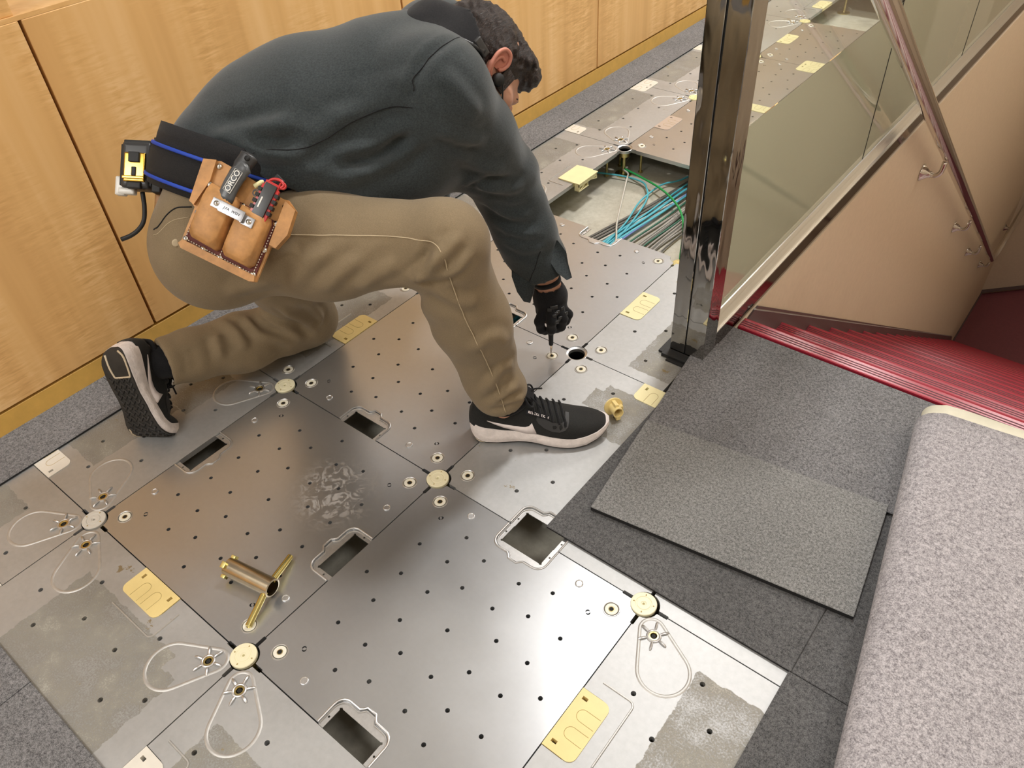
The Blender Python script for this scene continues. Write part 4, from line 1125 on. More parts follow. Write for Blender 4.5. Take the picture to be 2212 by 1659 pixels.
Q.ripple(.0045, 70, 24, dirs=(.2, .6, .8), c=(.50, .69, .18), R=.12); Q.ripple(.006, 70, 26, dirs=(.6, .8, .2), c=(-.08, .62, .12), R=.16); Q.ripple(.004, 60, 27, dirs=(.4, .9, .2), c=(-.12, .38, .12), R=.12)
Q.cutball((.524, .686, .080), (-.05, .12, -1), (.52, .69, .04), .11)
Q.cutball((-.152, .312, .125), (-.20, -.95, .15), (-.16, .25, .13), .10)
Q.cone((.523, .686, .12), (.526, .686, .02), .046, .050, k=.004, op='sub'); Q.cone((-.145, .35, .120), (-.16, .25, .13), .044, .048, k=.004, op='sub')
V_ = Q.V; sl = None
G_ = np.meshgrid(*Q.ax, indexing='ij', sparse=True); Q.V = np.maximum(Q.V, (-(G_[2]-.004)).astype(np.float32)+0*Q.V)
trousers = Q.mesh('trousers', MAT['khaki'], man, 1); trousers['label'] = 'khaki work trousers'
crease(trousers, [
 ([(.500, .510, .488), (.511, .52, .503), (.538, .531, .53), (.554, .551, .564)], .010, .008), ([(.521, .523, .514), (.555, .542, .543), (.562, .584, .576)], .011, .007),
 ([(.51, .52, .50), (.526, .527, .505), (.564, .55, .516), (.581, .587, .547)], .010, .008), ([(.518, .522, .523), (.53, .531, .549), (.521, .54, .572)], .009, -.006),
 ([(.29, .379, .498), (.321, .396, .533), (.347, .419, .552)], .013, .006), ([(.322, .396, .477), (.36, .416, .527), (.392, .455, .549)], .013, .006),
 ([(.369, .427, .468), (.404, .449, .511), (.44, .485, .537)], .012, .006), ([(.41, .468, .465), (.451, .483, .505), (.491, .513, .527)], .012, .006),
 ([(.275, .418, .581), (.281, .398, .563), (.273, .373, .527)], .012, -.007), ([(.214, .327, .464), (.257, .367, .473), (.319, .39, .512)], .016, .006),
 ([(.525, .534, .479), (.553, .568, .441), (.571, .607, .424)], .013, .006), ([(.55, .579, .317), (.58, .612, .342), (.583, .659, .3)], .013, .005),
 ([(.539, .623, .133), (.573, .646, .173), (.579, .683, .174)], .009, .007), ([(.537, .616, .177), (.571, .64, .238), (.57, .683, .219)], .011, .006), ([(.55, .63, .14), (.58, .66, .145), (.575, .70, .13)], .007, .005),
 ([(-.095, .547, .157), (-.043, .553, .135), (-.019, .598, .067)], .010, .008), ([(.013, .537, .223), (-.001, .591, .143), (-.004, .631, .074)], .010, .008), ([(-.116, .509, .158), (-.054, .507, .132), (-.023, .574, .072)], .010, .007),
 ([(-.10, .43, .165), (-.087, .419, .148), (-.069, .406, .111)], .011, .007), ([(-.145, .465, .16), (-.067, .466, .14), (-.051, .457, .112)], .011, .006), ([(.042, .584, .219), (.01, .636, .133), (-.003, .634, .087)], .009, .007),
 ([(-.12, .36, .165), (-.10, .35, .14), (-.095, .34, .11)], .009, .006)])
seam('outseam', [(.300, .405, .572), (.322, .421, .569), (.37, .454, .568), (.415, .489, .564), (.464, .521, .563), (.518, .536, .566), (.546, .543, .562), (.558, .543, .539), (.557, .553, .488), (.555, .57, .424), (.558, .577, .39), (.567, .588, .341), (.564, .605, .30), (.562, .618, .261), (.567, .638, .176), (.569, .649, .115)], .0010, 'khaki_seam', trousers)
seam('back_pocket', [(.115, .300, .572), (.127, .305, .58), (.139, .333, .601), (.164, .353, .603)], .0012, 'black_cloth', trousers)
seam('back_pocket', [(.118, .296, .562), (.132, .298, .572), (.15, .32, .589), (.171, .34, .593)], .0007, 'khaki_seam', trousers)
bm = bmesh.new(); lathe(bm, [(.0065, -.001), (.0065, .0015), (.0045, .0022), (.0001, .0012)], 14, basis(V3(project(trousers, [(.165, .312, .555)], .001)[0]), V3((0, 1, 0)), V3((-.4, 0, .9)).normalized(), V3((.6, -.6, .3)).normalized())); adopt(obj('pocket_button', bm, MAT['khaki_seam'], None, True), trousers)
# lumbar belt with blue stripes round the waist
ax_ = V3((-.03, .62, .80)).normalized(); lat_ = V3(LAT).normalized(); dor_ = lat_.cross(ax_)*1.0
if dor_.z < 0: dor_ = -dor_
dor_ = (dor_-ax_*dor_.dot(ax_)).normalized(); lat_ = ax_.cross(dor_).normalized()
if lat_.dot(V3(LAT)) < 0: lat_ = -lat_
def band(c, w0, w1, rl, rd, th, mat, name, parent, a0=0, a1=360, seg=64, lift=0):
    bm = bmesh.new(); rings = []
    for k in range(seg+1):
        a = math.radians(a0+(a1-a0)*k/seg)
        def pt(w, o): return c+ax_*w+lat_*(math.cos(a)*(rl+o))+dor_*(math.sin(a)*(rd+o))
        rings.append([bm.verts.new(pt(w, o)) for w, o in ((w0, 0), (w0, th), (w0*.8+w1*.2, th*1.25), (w0*.2+w1*.8, th*1.25), (w1, th), (w1, 0))])
    for k in range(seg):
        for i in range(6): bm.faces.new((rings[k][i], rings[k+1][i], rings[k+1][(i+1) % 6], rings[k][(i+1) % 6]))
    bmesh.ops.recalc_face_normals(bm, faces=bm.faces[:])
    return adopt(obj(name, bm, MAT[mat], None, True), parent)
bc = V3((.092, .478, .585))
belt = band(bc, -.050, .056, .146, .124, .006, 'web', 'support_belt', man); belt['label'] = 'wide black back support belt'
b2 = band(bc, -.034, .014, .153, .131, .0045, 'web', 'belt_strap', belt)
b3 = band(bc, .014, .020, .1535, .1315, .0050, 'blue_web', 'blue_stripe', belt); b3['label'] = 'blue edge stripe'
b4 = band(bc, -.040, -.034, .1535, .1315, .0050, 'blue_web', 'blue_stripe', belt); b4['label'] = 'blue edge stripe'
# glove
Gv = Field((.36, .88, .06), (.54, 1.06, .25), .003)
AX = V3((.455, .957, 0))
Gv.chain([(.4445, .964, .196), (.449, .966, .172), (.452, .965, .140)], [.033, .038, .036], k=.012)
for q, (ang, kz) in enumerate(((-92, .150), (-50, .156), (-8, .154), (34, .146))):
    c, s_ = math.cos(math.radians(ang)), math.sin(math.radians(ang))
    f = [1, 1.05, 1.0, .85][q]
    Gv.chain([AX+V3((c*.026, s_*.026, kz)), AX+V3((c*.041, s_*.041, kz-.020)), AX+V3((c*.035, s_*.035, kz-.046*f)), AX+V3((c*.021, s_*.021, kz-.062*f))], [.0125, .0115, .0105, .0090], k=.005)
for q, (a, b) in enumerate(((165, .150),)):
    c, s_ = math.cos(math.radians(a)), math.sin(math.radians(a))
    Gv.chain([AX+V3((c*.020, s_*.020, .165)), AX+V3((c*.040, s_*.040, .142)), AX+V3((c*.034, s_*.034, .116)), AX+V3((c*.018, s_*.018, .100))], [.016, .0135, .012, .010], k=.008)
Gv.cone((.443, .964, .225), (.4455, .964, .190), .029, .031, k=.004, op='sub')
glove = Gv.mesh('glove', MAT['black_cloth'], man, 1); glove['label'] = 'black padded work glove'
pads = bmesh.new()
cpos = project(glove, [(.484+.010*j, .930+.008*i, .150-.013*j+.002*i) for i in range(4) for j in range(-1, 2)], .001)
for p in cpos:
    n = (V3(p)-V3((.452, .965, .145))); n.z *= .3; n.normalize(); x = n.cross(V3((0, 0, 1))).normalized(); y = n.cross(x)
    bbox(pads, -.0048, .0048, -.0042, .0042, -.0015, .0014, .0012, basis(V3(p), x, y, n))
adopt(obj('knuckle_pad', pads, MAT['grey_pl'], None, True), glove)
bm = bmesh.new()
wa = (V3((.4445, .964, .19))-V3((.432, .962, .25))).normalized(); wx = wa.cross(V3((1, 0, 0))).normalized(); wy = wa.cross(wx)
MW = basis(V3((.4415, .9645, .212)), wx, wy, wa)
lathe(bm, [(.0275, -.005), (.0325, -.0055), (.0328, .0055), (.0277, .005)], 26, MW, close=True); w_ = adopt(obj('wrist_strap', bm, MAT['black_cloth'], None, True), man)
bm = bmesh.new(); MW2 = basis(V3((.4375, .963, .240)), wx, wy, wa)
lathe(bm, [(.030, -.030), (.0365, -.030), (.0365, .006), (.0285, .007)], 26, MW2, close=True); w_ = adopt(obj('undersleeve', bm, MAT['black_cloth'], None, True), man)

# ------------------------------------------------ sneakers
def interp(T_, x):
    xs = [a for a, _ in T_]; return float(np.interp(x, xs, [b for _, b in T_]))
HW = [(0, .010), (.004, .020), (.012, .029), (.03, .0355), (.07, .036), (.11, .034), (.15, .037), (.19, .0455), (.22, .048), (.25, .044), (.275, .034), (.292, .020), (.300, .006)]
ZB_ = [(0, .016), (.012, .007), (.03, .001), (.06, .0), (.10, .002), (.13, .004), (.16, .001), (.20, 0), (.25, .002), (.28, .010), (.30, .020)]
ZT = [(0, .056), (.03, .047), (.08, .037), (.13, .032), (.18, .029), (.23, .027), (.27, .030), (.30, .036)]
HT = [(0, .070), (.010, .090), (.03, .098), (.06, .094), (.09, .094), (.115, .108), (.13, .104), (.15, .092), (.175, .079), (.20, .067), (.23, .057), (.26, .049), (.285, .040), (.300, .030)]
CYc = [(0, 0), (.10, .002), (.16, -.004), (.22, -.004), (.28, .004), (.30, .006)]
def upper_pt(x, a, lift=0):     # a: 0 right side .. pi left side
    hw = interp(HW, min(x*.985+.004, .2995))*.965; zt = interp(ZT, x)-.006; h = interp(HT, x)
    c, s_ = math.cos(a), math.sin(a)
    p = .62 if x > .17 else .72
    y = -(abs(c)**p)*(1 if c > 0 else -1)*(hw+lift)+interp(CYc, x); z = zt+(abs(s_)**.85)*(h-zt+lift)
    return (x, y, z)
def side_pt(x, z, sgn, lift):   # point on the side of the upper at height z; sgn -1 right, +1 left
    zt = interp(ZT, x)-.006; h = interp(HT, x); t = min(max((z-zt)/(h-zt), 0), .98); s_ = t**(1/.85); c = math.sqrt(max(0, 1-s_*s_))
    hw = interp(HW, min(x*.985+.004, .2995))*.965; p = .62 if x > .17 else .72
    if z < zt+.006: y = hw+.0015
    else: y = (c**p)*hw
    return (x, sgn*(y+lift)+interp(CYc, x), z)
def make_shoe(fn, label, text=False, leg=None):
    root = bpy.data.objects.new('sneaker', None); COL.objects.link(root); root.empty_display_size = .03
    # top level under the person: an upper mesh carries the rest
    def fin(name, bm, mat, parent, smooth=True):
        for v in bm.verts: v.co = V3(fn(v.co))
        bmesh.ops.recalc_face_normals(bm, faces=bm.faces[:])
        return adopt(obj(name, bm, MAT[mat], None, smooth), parent)
    bpy.data.objects.remove(root)
    xs = [0, .002, .005, .01, .016, .024, .034, .045, .06, .075, .09, .105, .12, .135, .15, .165, .18, .195, .21, .225, .24, .252, .263, .273, .281, .288, .293, .297, .300]
    def loft(ringf, n):
        bm = bmesh.new(); rg = [[bm.verts.new(ringf(x, k/n)) for k in range(n+1)] for x in xs]
        for i in range(len(xs)-1):
            for k in range(n): bm.faces.new((rg[i][k], rg[i][k+1], rg[i+1][k+1], rg[i+1][k]))
        return bm, rg
    bm, rg = loft(lambda x, t: upper_pt(x, math.pi*t), 28)
    bm.faces.new(rg[0][::-1]); bm.faces.new(rg[-1])
    sh = fin('sneaker', bm, 'mesh_black', man); sh['label'] = label
    # midsole ring
    def sole(x, t, z0, z1, gx=0, bulge=.003):
        hw = interp(HW, x)+gx; cy = interp(CYc, x); a = t*4
        prof = [(-hw, z0), (-hw-bulge, (z0*.6+z1*.4)), (-hw*.97, z1), (hw*.97, z1), (hw+bulge, z0*.6+z1*.4), (hw, z0)]
        return prof, cy
    def solemesh(zb, zt, gx, bulge, mat, name):
        bm = bmesh.new(); rg = []
        for x in xs:
            pr, cy = sole(x, 0, zb(x), zt(x), gx, bulge); rg.append([bm.verts.new((x, y+cy, z)) for y, z in pr])
        for i in range(len(xs)-1):
            for k in range(6): bm.faces.new((rg[i][k], rg[i][(k+1) % 6], rg[i+1][(k+1) % 6], rg[i+1][k]))
        bm.faces.new(rg[0][::-1]); bm.faces.new(rg[-1])
        bmesh.ops.subdivide_edges(bm, edges=[e for e in bm.edges if abs(e.verts[0].co.x-e.verts[1].co.x) < 1e-6 and abs(e.verts[0].co.z-e.verts[1].co.z) > .004], cuts=2, smooth=.6)
        return fin(name, bm, mat, sh)
    m = solemesh(lambda x: interp(ZB_, x)+.004, lambda x: interp(ZT, x), .0015, .003, 'midsole', 'midsole'); autosmooth(m.data, 50); m['label'] = 'whitish marbled midsole'
    o = solemesh(lambda x: interp(ZB_, x), lambda x: interp(ZB_, x)+.0045, -.0005, .0, 'outsole', 'outsole'); o['label'] = 'black rubber outsole'; autosmooth(o.data, 40)
    # tread ribs and heel outline
    bm = bmesh.new()
    for k in range(15):
        x = .070+.0135*k; hw = interp(HW, min(x, .29))*.80; cy = interp(CYc, x)
        if x > .275: hw *= .7
        pts = []
        for j in range(9):
            yy = -hw+2*hw*j/8; pts.append((min(x+(.0045 if j % 2 else -.0045), .295), yy+cy, interp(ZB_, min(x, .3))-.0004))
        tube(bm, pts, .0030, 6)
    fin('tread_rib', bm, 'outsole', o)
    bm = bmesh.new(); zz = -.0004
    tube(bm, smoothpath([(.006, -.014, .010), (.020, -.030, .003), (.060, -.031, zz), (.064, -.024, zz)], 4)+[V3((.064, .010, zz))]+smoothpath([(.063, .012, zz), (.040, .016, zz), (.012, .020, .005)], 4), .0022, 6)
    fin('heel_outline', bm, 'cream', o)
    bm = bmesh.new(); tube(bm, smoothpath([(.19, .034, -.0004), (.215, .038, -.0004), (.225, .030, -.0004), (.262, .030, .002)], 5), .0020, 6)
    fin('sole_line', bm, 'cream', o)
    # logo, both sides
    lo_ = [(.040, .0655), (.056, .0565), (.075, .0465), (.095, .0385), (.112, .0335), (.126, .0315), (.140, .0325), (.1445, .0340)]
    up_ = [(.040, .0655), (.058, .0600), (.078, .0540), (.096, .0495), (.110, .0475), (.121, .0480), (.129, .0520), (.1355, .0610)]
    for sg in (-1, 1):
        bm = bmesh.new(); A_ = [bm.verts.new(side_pt(x, z, sg, .0014)) for x, z in lo_]; B_ = [bm.verts.new(side_pt(x, z, sg, .0014)) for x, z in up_]
        A2 = [bm.verts.new(side_pt(x, z, sg, -.001)) for x, z in lo_]; B2 = [bm.verts.new(side_pt(x, z, sg, -.001)) for x, z in up_]
        n = len(lo_)
        for i in range(n-1):
            bm.faces.new((A_[i], A_[i+1], B_[i+1], B_[i])); bm.faces.new((A_[i], A2[i], A2[i+1], A_[i+1])); bm.faces.new((B_[i], B_[i+1], B2[i+1], B2[i]))
        bm.faces.new((A_[-1], A2[-1], B2[-1], B_[-1]))
        fin('side_logo', bm, 'swoosh', sh)['label'] = 'white curved tick logo'
    # eyestay overlay
    bm = bmesh.new()
    g1 = [upper_pt(x, a, .0012) for x, a in ((.145, .62), (.150, .50), (.162, .40), (.178, .36), (.194, .42), (.206, .60), (.212, .85), (.214, 1.2), (.2135, math.pi/2))]
    g2 = [upper_pt(x, a, .0012) for x, a in ((.148, .95), (.155, .88), (.165, .84), (.178, .84), (.190, .90), (.199, 1.0), (.204, 1.15), (.206, 1.35), (.206, math.pi/2))]
    a = [bm.verts.new(p) for p in g1]; b = [bm.verts.new(p) for p in g2]
    for i in range(len(a)-1): bm.faces.new((a[i], a[i+1], b[i+1], b[i]))
    fin('lace_stay', bm, 'overlay', sh)
    # laces
    bm = bmesh.new()
    for k in range(6):
        x = .132+.0135*k
        pts = [upper_pt(x+.010, math.pi*t, .0022+.002*math.sin(math.pi*(t-.28)/.44)) if False else upper_pt(x+.008*math.cos((t-.28)/.44*math.pi), math.pi*t, .0030) for t in (.27, .33, .40, .46, .50, .54, .60, .67, .73)]
        tube(bm, smoothpath(pts, 2), .0024, 6)
    t0 = V3(upper_pt(.128, math.pi/2, .004))
    for sy in (-1, 1):
        tube(bm, smoothpath([t0, t0+V3((-.006, sy*.016, .012)), t0+V3((.004, sy*.032, .002)), t0+V3((.010, sy*.022, -.008)), t0+V3((.002, sy*.004, .001))], 5), .0021, 6)
        tube(bm, smoothpath([t0, t0+V3((.010, sy*.014, .006)), t0+V3((.028, sy*.030, -.006))], 4), .0020, 6)
    fin('laces', bm, 'black_cloth', sh)
    # padded collar and tongue
    bm = bmesh.new(); tube(bm, smoothpath([(.020, 0, .100), (.026, -.022, .098), (.055, -.032, .088), (.090, -.030, .086), (.118, -.020, .100), (.128, 0, .112), (.118, .020, .100), (.090, .030, .086), (.055, .032, .088), (.026, .022, .098), (.020, 0, .100)], 3), .0062, 8, cap=False)
    fin('collar', bm, 'black_cloth', sh)
    bm = bmesh.new(); bbox(bm, -.014, .014, -.018, .018, -.003, .003, .002, basis(V3((.128, 0, .116)), V3((.75, 0, -.66)), V3((0, 1, 0)), V3((.66, 0, .75)))); fin('tongue', bm, 'black_cloth', sh)
    bm = bmesh.new(); lathe(bm, [(.022, .06), (.029, .085), (.033, .10), (.036, .118)], 20, Matrix.Translation((.070, 0, 0))); fin('sock', bm, 'black_cloth', sh)
    bm = bmesh.new(); tube(bm, smoothpath([leg, V3(leg).lerp(V3(fn((.070, 0, .085))), .5), fn((.070, 0, .085)), fn((.072, 0, .050))], 4), [.0385, .0385, .0385, .038, .038, .037, .035, .031, .027, .022, .018, .015, .012], 20); adopt(obj('sock', bm, MAT['black_cloth'], None, True), sh)
    if text:
        me = text_mesh('tongue_lettering', 'REVOLUTION', .0075, .0003, MAT['swoosh'])
        MM = basis(V3(side_pt(.150, .082, -1, .004)), V3((.93, 0, -.37)), V3((.22, .80, .55)), V3((.30, -.59, .74)))
        me.transform(MM)
        for v in me.vertices: v.co = V3(fn(v.co))
        adopt(objm('tongue_lettering', me), sh)['label'] = 'small white lettering REVOLUTION'
        bm = bmesh.new(); bbox(bm, -.0275, .0275, -.0050, .0050, -.0012, -.0003, .0004, MM); fin('tongue_label', bm, 'black_cloth', sh)
    return sh
SA = math.radians(35.5)
def fn_right(p):
    x, y, z = p; return (.468+x*math.cos(SA)-y*math.sin(SA), .645+x*math.sin(SA)+y*math.cos(SA), z+.0020)
make_shoe(fn_right, 'black running shoe planted flat, toe pointing right', True, leg=(.5235, .686, .118))
# raised left shoe: toes on the floor, heel up
ball = V3((-.108, .198, .006)); ex = V3((.30, -.16, -.94)).normalized(); ez = V3((-.42, .90, -.12)); ez = (ez-ex*ez.dot(ex)).normalized(); ey = ez.cross(ex)
def fn_left(p):
    x, y, z = p; xb, sp = .205, .06
    bend = 1.05*min(max((x-(xb-sp/2))/sp, 0), 1)
    # bend about the y axis, toes lift towards +z
    if x > xb-sp/2:
        d0 = sp; s_ = min(x-(xb-sp/2), sp); R_ = sp/1.05
        a = s_/R_; px = xb-sp/2+(R_-z)*math.sin(a); pz = R_-(R_-z)*math.cos(a)
        if x > xb+sp/2: px += (x-xb-sp/2)*math.cos(1.05); pz += (x-xb-sp/2)*math.sin(1.05)
    else: px, pz = x, z
    q = ball+ex*(px-.222)+ey*y+ez*(pz-.010); return (q.x, q.y, q.z)
ls_ = make_shoe(fn_left, 'black running shoe with its sole turned up', leg=(-.148, .338, .122))
def lowest(o):
    z = []
    for c in [o]+list(o.children_recursive):
        z += [v.co.z for v in c.data.vertices] if c.type == 'MESH' else []
    return min(z)
# chest patch peeking below the shirt
bm = bmesh.new(); bbox(bm, -.018, .018, -.010, .010, -.0008, .0008, .0004, basis(V3((.318, .760, .535)), V3((.5, .5, .70)).normalized(), V3((-.70, .0, .5)).normalized(), V3((.5, -.8, .2)).normalized()))
adopt(obj('chest_patch', bm, MAT['blue_web'], None), shirt)
# behind-the-ear headset
hs = empty('headset', hd(.06, -.05, -.01)); tag(hs, 'black behind-the-neck headset with an earpiece on the man\'s ear', 'headset')
def hsp(name, bm, mat, parent=hs): return adopt(obj(name, bm, MAT[mat], None, True), parent)
bm = bmesh.new(); tube(bm, smoothpath([hd(.060, -.100, -.032), hd(.088, -.070, -.022), hd(.095, -.045, -.012)], 5), [.0035]*6+[.006]*5, 8)
tube(bm, smoothpath([hd(-.095, -.045, -.010), hd(-.060, -.105, -.030), hd(0, -.130, -.035), hd(.062, -.103, -.032)], 5), .0030, 8); hsp('band', bm, 'grey_pl')
bm = bmesh.new(); bbox(bm, -.005, .005, -.022, .012, -.007, .008, .003, basis(V3(hd(.094, -.050, -.012)), V3(hr_), V3(hf), V3(hu))); hsp('battery_pod', bm, 'grey_pl')
bm = bmesh.new(); lathe(bm, [(.0115, -.004), (.0125, .002), (.0105, .008), (.0001, .009)], 20, basis(V3(hd(.082, .014, -.010)), V3(hf), V3(hu), V3(hr_))); hsp('earpiece', bm, 'rubber')
bm = bmesh.new(); tube(bm, smoothpath([hd(.088, .018, -.004), hd(.086, .042, -.022), hd(.080, .066, -.040), hd(.070, .086, -.052)], 4), .0016, 6); tube(bm, [hd(.070, .086, -.052), hd(.060, .100, -.062)], .0045, 8); hsp('microphone_boom', bm, 'rubber')
# ------------------------------------------------ screwdriver
sd = empty('screwdriver', (.455, .957, 0)); tag(sd, 'black and orange screwdriver held in the gloved hand, tip in a bushing', 'screwdriver')
def sdp(name, prof, mat):
    bm = bmesh.new(); lathe(bm, prof, 18, Matrix.Translation((.455, .957, 0))); return adopt(obj(name, bm, MAT[mat], None, True), sd)
sdp('shaft', [(.0001, .0016), (.0024, .0030), (.0027, .008), (.0027, .036)], 'chrome'); sdp('sleeve', [(.0050, .034), (.0056, .038), (.0062, .062), (.0085, .082)], 'rubber')
sdp('collar', [(.0088, .080), (.0095, .083), (.0098, .094), (.0090, .098)], 'orange_pl'); sdp('handle', [(.0098, .096), (.0125, .110), (.0120, .150), (.0100, .165), (.0040, .170)], 'orange_pl')
# ------------------------------------------------ tool pouch on the hip
PO, PX, PY, PN = V3((.287, .36, .613)), V3((.870, .324, -.366)).normalized(), V3((-.045, .755, .66)).normalized(), V3((.49, -.557, .671)).normalized()
MP = basis(PO, PX, PY, PN)
pouch = empty('tool_pouch', PO); tag(pouch, 'tan leather tool pouch with two stitched pockets and rivets on the hip', 'tool pouch')
def loc2(l, s=.001): return [(x*s, y*s) for x, y in l]
def plate(name, pts, z0, z1, mat, parent):
    me = plate_mesh(name, [loc2(pts)], z0, z1, 0, [MAT[mat]]); me.transform(MP); o = objm(name, me); return adopt(o, parent)
back = plate('back_plate', [(-90, 67), (-65, 76), (-35, 74), (52, 64), (60, 66), (79, 55), (83, 14), (74, -13), (63, -14), (64, -75), (55, -79), (-66, -78), (-73, -72), (-75, -9), (-84, -4)], -.010, -.004, 'leather', pouch)
plate('side_wing', [(58, 62), (79, 55), (83, 14), (74, -13), (62, -12)], -.004, .006, 'leather', pouch)
plate('bottom_strip', [(-69, -64), (60, -67), (63, -76), (55, -79), (-66, -78), (-73, -72)], -.004, .004, 'leather', pouch)
plate('belt_loop', [(-90, 67), (-70, 74), (-66, 40), (-75, -6), (-84, -4)], -.004, .003, 'leather', pouch)
def pillow(name, pts, h, mat, parent, z0=-.003, n=5):
    c = (sum(p[0] for p in pts)/len(pts), sum(p[1] for p in pts)/len(pts)); bm = bmesh.new(); rings = []
    for k in range(n+1):
        t = k/n; s_ = 1-.16*(1-math.cos(t*math.pi/2)); z = z0+h*math.sin(t*math.pi/2)
        rings.append([bm.verts.new(MP @ V3(((c[0]+(x-c[0])*s_)*.001, (c[1]+(y-c[1])*s_)*.001, z))) for x, y in pts])
    m = len(pts)
    for k in range(n):
        for i in range(m): bm.faces.new((rings[k][i], rings[k][(i+1) % m], rings[k+1][(i+1) % m], rings[k+1][i]))
    for q, (sc_, dz) in enumerate(((.70, .0018), (.45, .0034), (.2, .0042))):
        rings.append([bm.verts.new(MP @ V3(((c[0]+(x-c[0])*sc_)*.001, (c[1]+(y-c[1])*sc_)*.001, z0+h+dz))) for x, y in pts])
        for i in range(m): bm.faces.new((rings[-2][i], rings[-2][(i+1) % m], rings[-1][(i+1) % m], rings[-1][i]))
    cv = bm.verts.new(MP @ V3((c[0]*.001, c[1]*.001, z0+h+.0046)))
    for i in range(m): bm.faces.new((rings[-1][i], rings[-1][(i+1) % m], cv))
    bmesh.ops.recalc_face_normals(bm, faces=bm.faces[:])
    bmesh.ops.smooth_vert(bm, verts=[v for r in rings[3:] for v in r], factor=.5, use_axis_x=True, use_axis_y=True, use_axis_z=True)
    return adopt(obj(name, bm, MAT[mat], None, True), parent)
fr = plate('stitched_front', [(-68, 36), (-9, 30), (58, 26), (60, -66), (-68, -63)], -.004, .0, 'stitch_bg', pouch)
lp_ = [(-58, 38), (-12, 34), (-7, 25), (-7, -52), (-12, -58), (-54, -55), (-61, -48), (-62, 26)]
rp_ = [(1, 28), (48, 26), (52, 18), (54, -52), (47, -60), (6, -59), (-1, -52), (-1, 20)]
pillow('pocket', lp_, .026, 'leather', pouch, -.001); pillow('pocket', rp_, .026, 'leather', pouch, -.001)
bm = bmesh.new()
lines = [[(-65, 34), (-65, -5), (-66, -61)], [(-66, -61), (-5, -64), (56, -66)], [(56, -66), (57, -20), (57, 23)], [(-4, -62), (-4, -18), (-3, 24)]]
for l in lines:
    P_ = [V3((*p, 0)) for p in l]; tot = sum((P_[i+1]-P_[i]).length for i in range(len(P_)-1)); m = int(tot/4.6)
    for k in range(m):
        for part in (0,):
            d = tot*(k+.2)/m; e = tot*(k+.72)/m
            def at(s_):
                for i in range(len(P_)-1):
                    L = (P_[i+1]-P_[i]).length
                    if s_ <= L: return P_[i].lerp(P_[i+1], s_/L)
                    s_ -= L
                return P_[-1]
            a, b = at(d), at(e); tube(bm, [MP @ V3((a.x*.001, a.y*.001, .0022)), MP @ V3((b.x*.001, b.y*.001, .0022))], .0008, 5)
adopt(obj('stitching', bm, MAT['thread'], None, True), pouch)
bm = bmesh.new(); lathe(bm, [(.0046, 0), (.0044, .0012), (.0025, .0024), (.0001, .0027)], 14); RV = mesh_of(bm, 'rivet', [MAT['steel']], True)
for (x, y) in [(-64, 67), (-65, 34), (-65, -15), (-66, -61), (-33, -64), (-4, -65), (30, -67), (56, -66), (57, -23), (57, 23), (-3, -18), (-3, 26), (60, 54)]:
    o = objm('rivet', RV, pouch); o.matrix_local = Matrix.Translation(-PO) @ MP @ Matrix.Translation((x*.001, y*.001, .0005 if abs(x) < 63 or y < 50 else -.002))
bm = bmesh.new()
ct_ = [(-37, 3), (-36, 17)]
MC = MP @ Matrix.Rotation(math.radians(-1), 4, 'Z')
bbox(bm, -.038, -.020, .002, .017, .0290, .0315, .0012, MC); bbox(bm, -.022, .020, .000, .017, .0355, .0377, .0012, MC); bbox(bm, .017, .036, -.002, .014, .0290, .0315, .0012, MC)
bbox(bm, -.0225, -.0195, .001, .017, .0290, .0377, .001, MC); bbox(bm, .0165, .0195, -.001, .016, .0290, .0377, .001, MC)
MAT['clip_steel'] = plain('clip_steel', (.36, .36, .37), .35, .9)
mc = adopt(obj('metal_clip', bm, MAT['clip_steel'], None, True), pouch); autosmooth(mc.data); mc['label'] = 'bright metal holding clip'
for x, y in ((-.030, .0095), (.028, .006)):
    o = objm('rivet', RV, mc); o.location = (0, 0, 0); o.matrix_local = MC @ Matrix.Translation((x, y, .0284)) if False else Matrix.Translation(-PO) @ MC @ Matrix.Translation((x, y, .0312)); o.location -= V3(mc.location)
me = text_mesh('clip_lettering', 'J.FA  WEN', .0062, .0002, MAT['grey_pl'], .2); me.transform(MC @ Matrix.Translation((-.001, .0085, .0379))); adopt(objm('clip_lettering', me), mc)
me = text_mesh('ink_mark', 'CL', .016, .0002, MAT['grey_pl']); me.transform(MP @ Matrix.Translation((.009, .052, -.0036)) @ Matrix.Rotation(-.5, 4, 'Z')); adopt(objm('ink_mark', me), back)
# pliers in the left pocket
pl = empty('pliers', MP @ V3((-.02, .06, .01))); tag(pl, 'dark grey-gripped pliers standing in the left pocket of the tool pouch', 'pliers')
def lo(p, z): return MP @ V3((p[0]*.001, p[1]*.001, z))
def flat_tube(name, pts, rs, zs, mat, parent, q=.55):
    bm = bmesh.new(); tube(bm, [V3((p[0]*.001, p[1]*.001, 0)) for p in pts], rs, 16)
    for v in bm.verts: v.co.z *= q
    for v in bm.verts: v.co = MP @ (v.co+V3((0, 0, zs)))
    return adopt(obj(name, bm, MAT[mat], None, True), parent)
flat_tube('rear_grip', smoothpath([(-30, 30), (-30, 60), (-27, 80), (-23, 98), (-22, 106)], 4), [.013]*8+[.015]*4+[.0155]*3+[.010, .006], .006, 'grey_pl', pl)
flat_tube('front_grip', smoothpath([(-25, 20), (-25, 45), (-22, 65), (-16, 80), (-13, 86)], 4), [.0135]*4+[.0138]*6+[.012]*4+[.009, .006, .003], .019, 'plier', pl)
bm = bmesh.new(); lathe(bm, [(.0045, -.001), (.0045, .0012), (.0001, .0012)], 14, MP @ Matrix.Translation((-.021, .096, .0142))); adopt(obj('hanging_hole', bm, MAT['black'], None, True), pl)
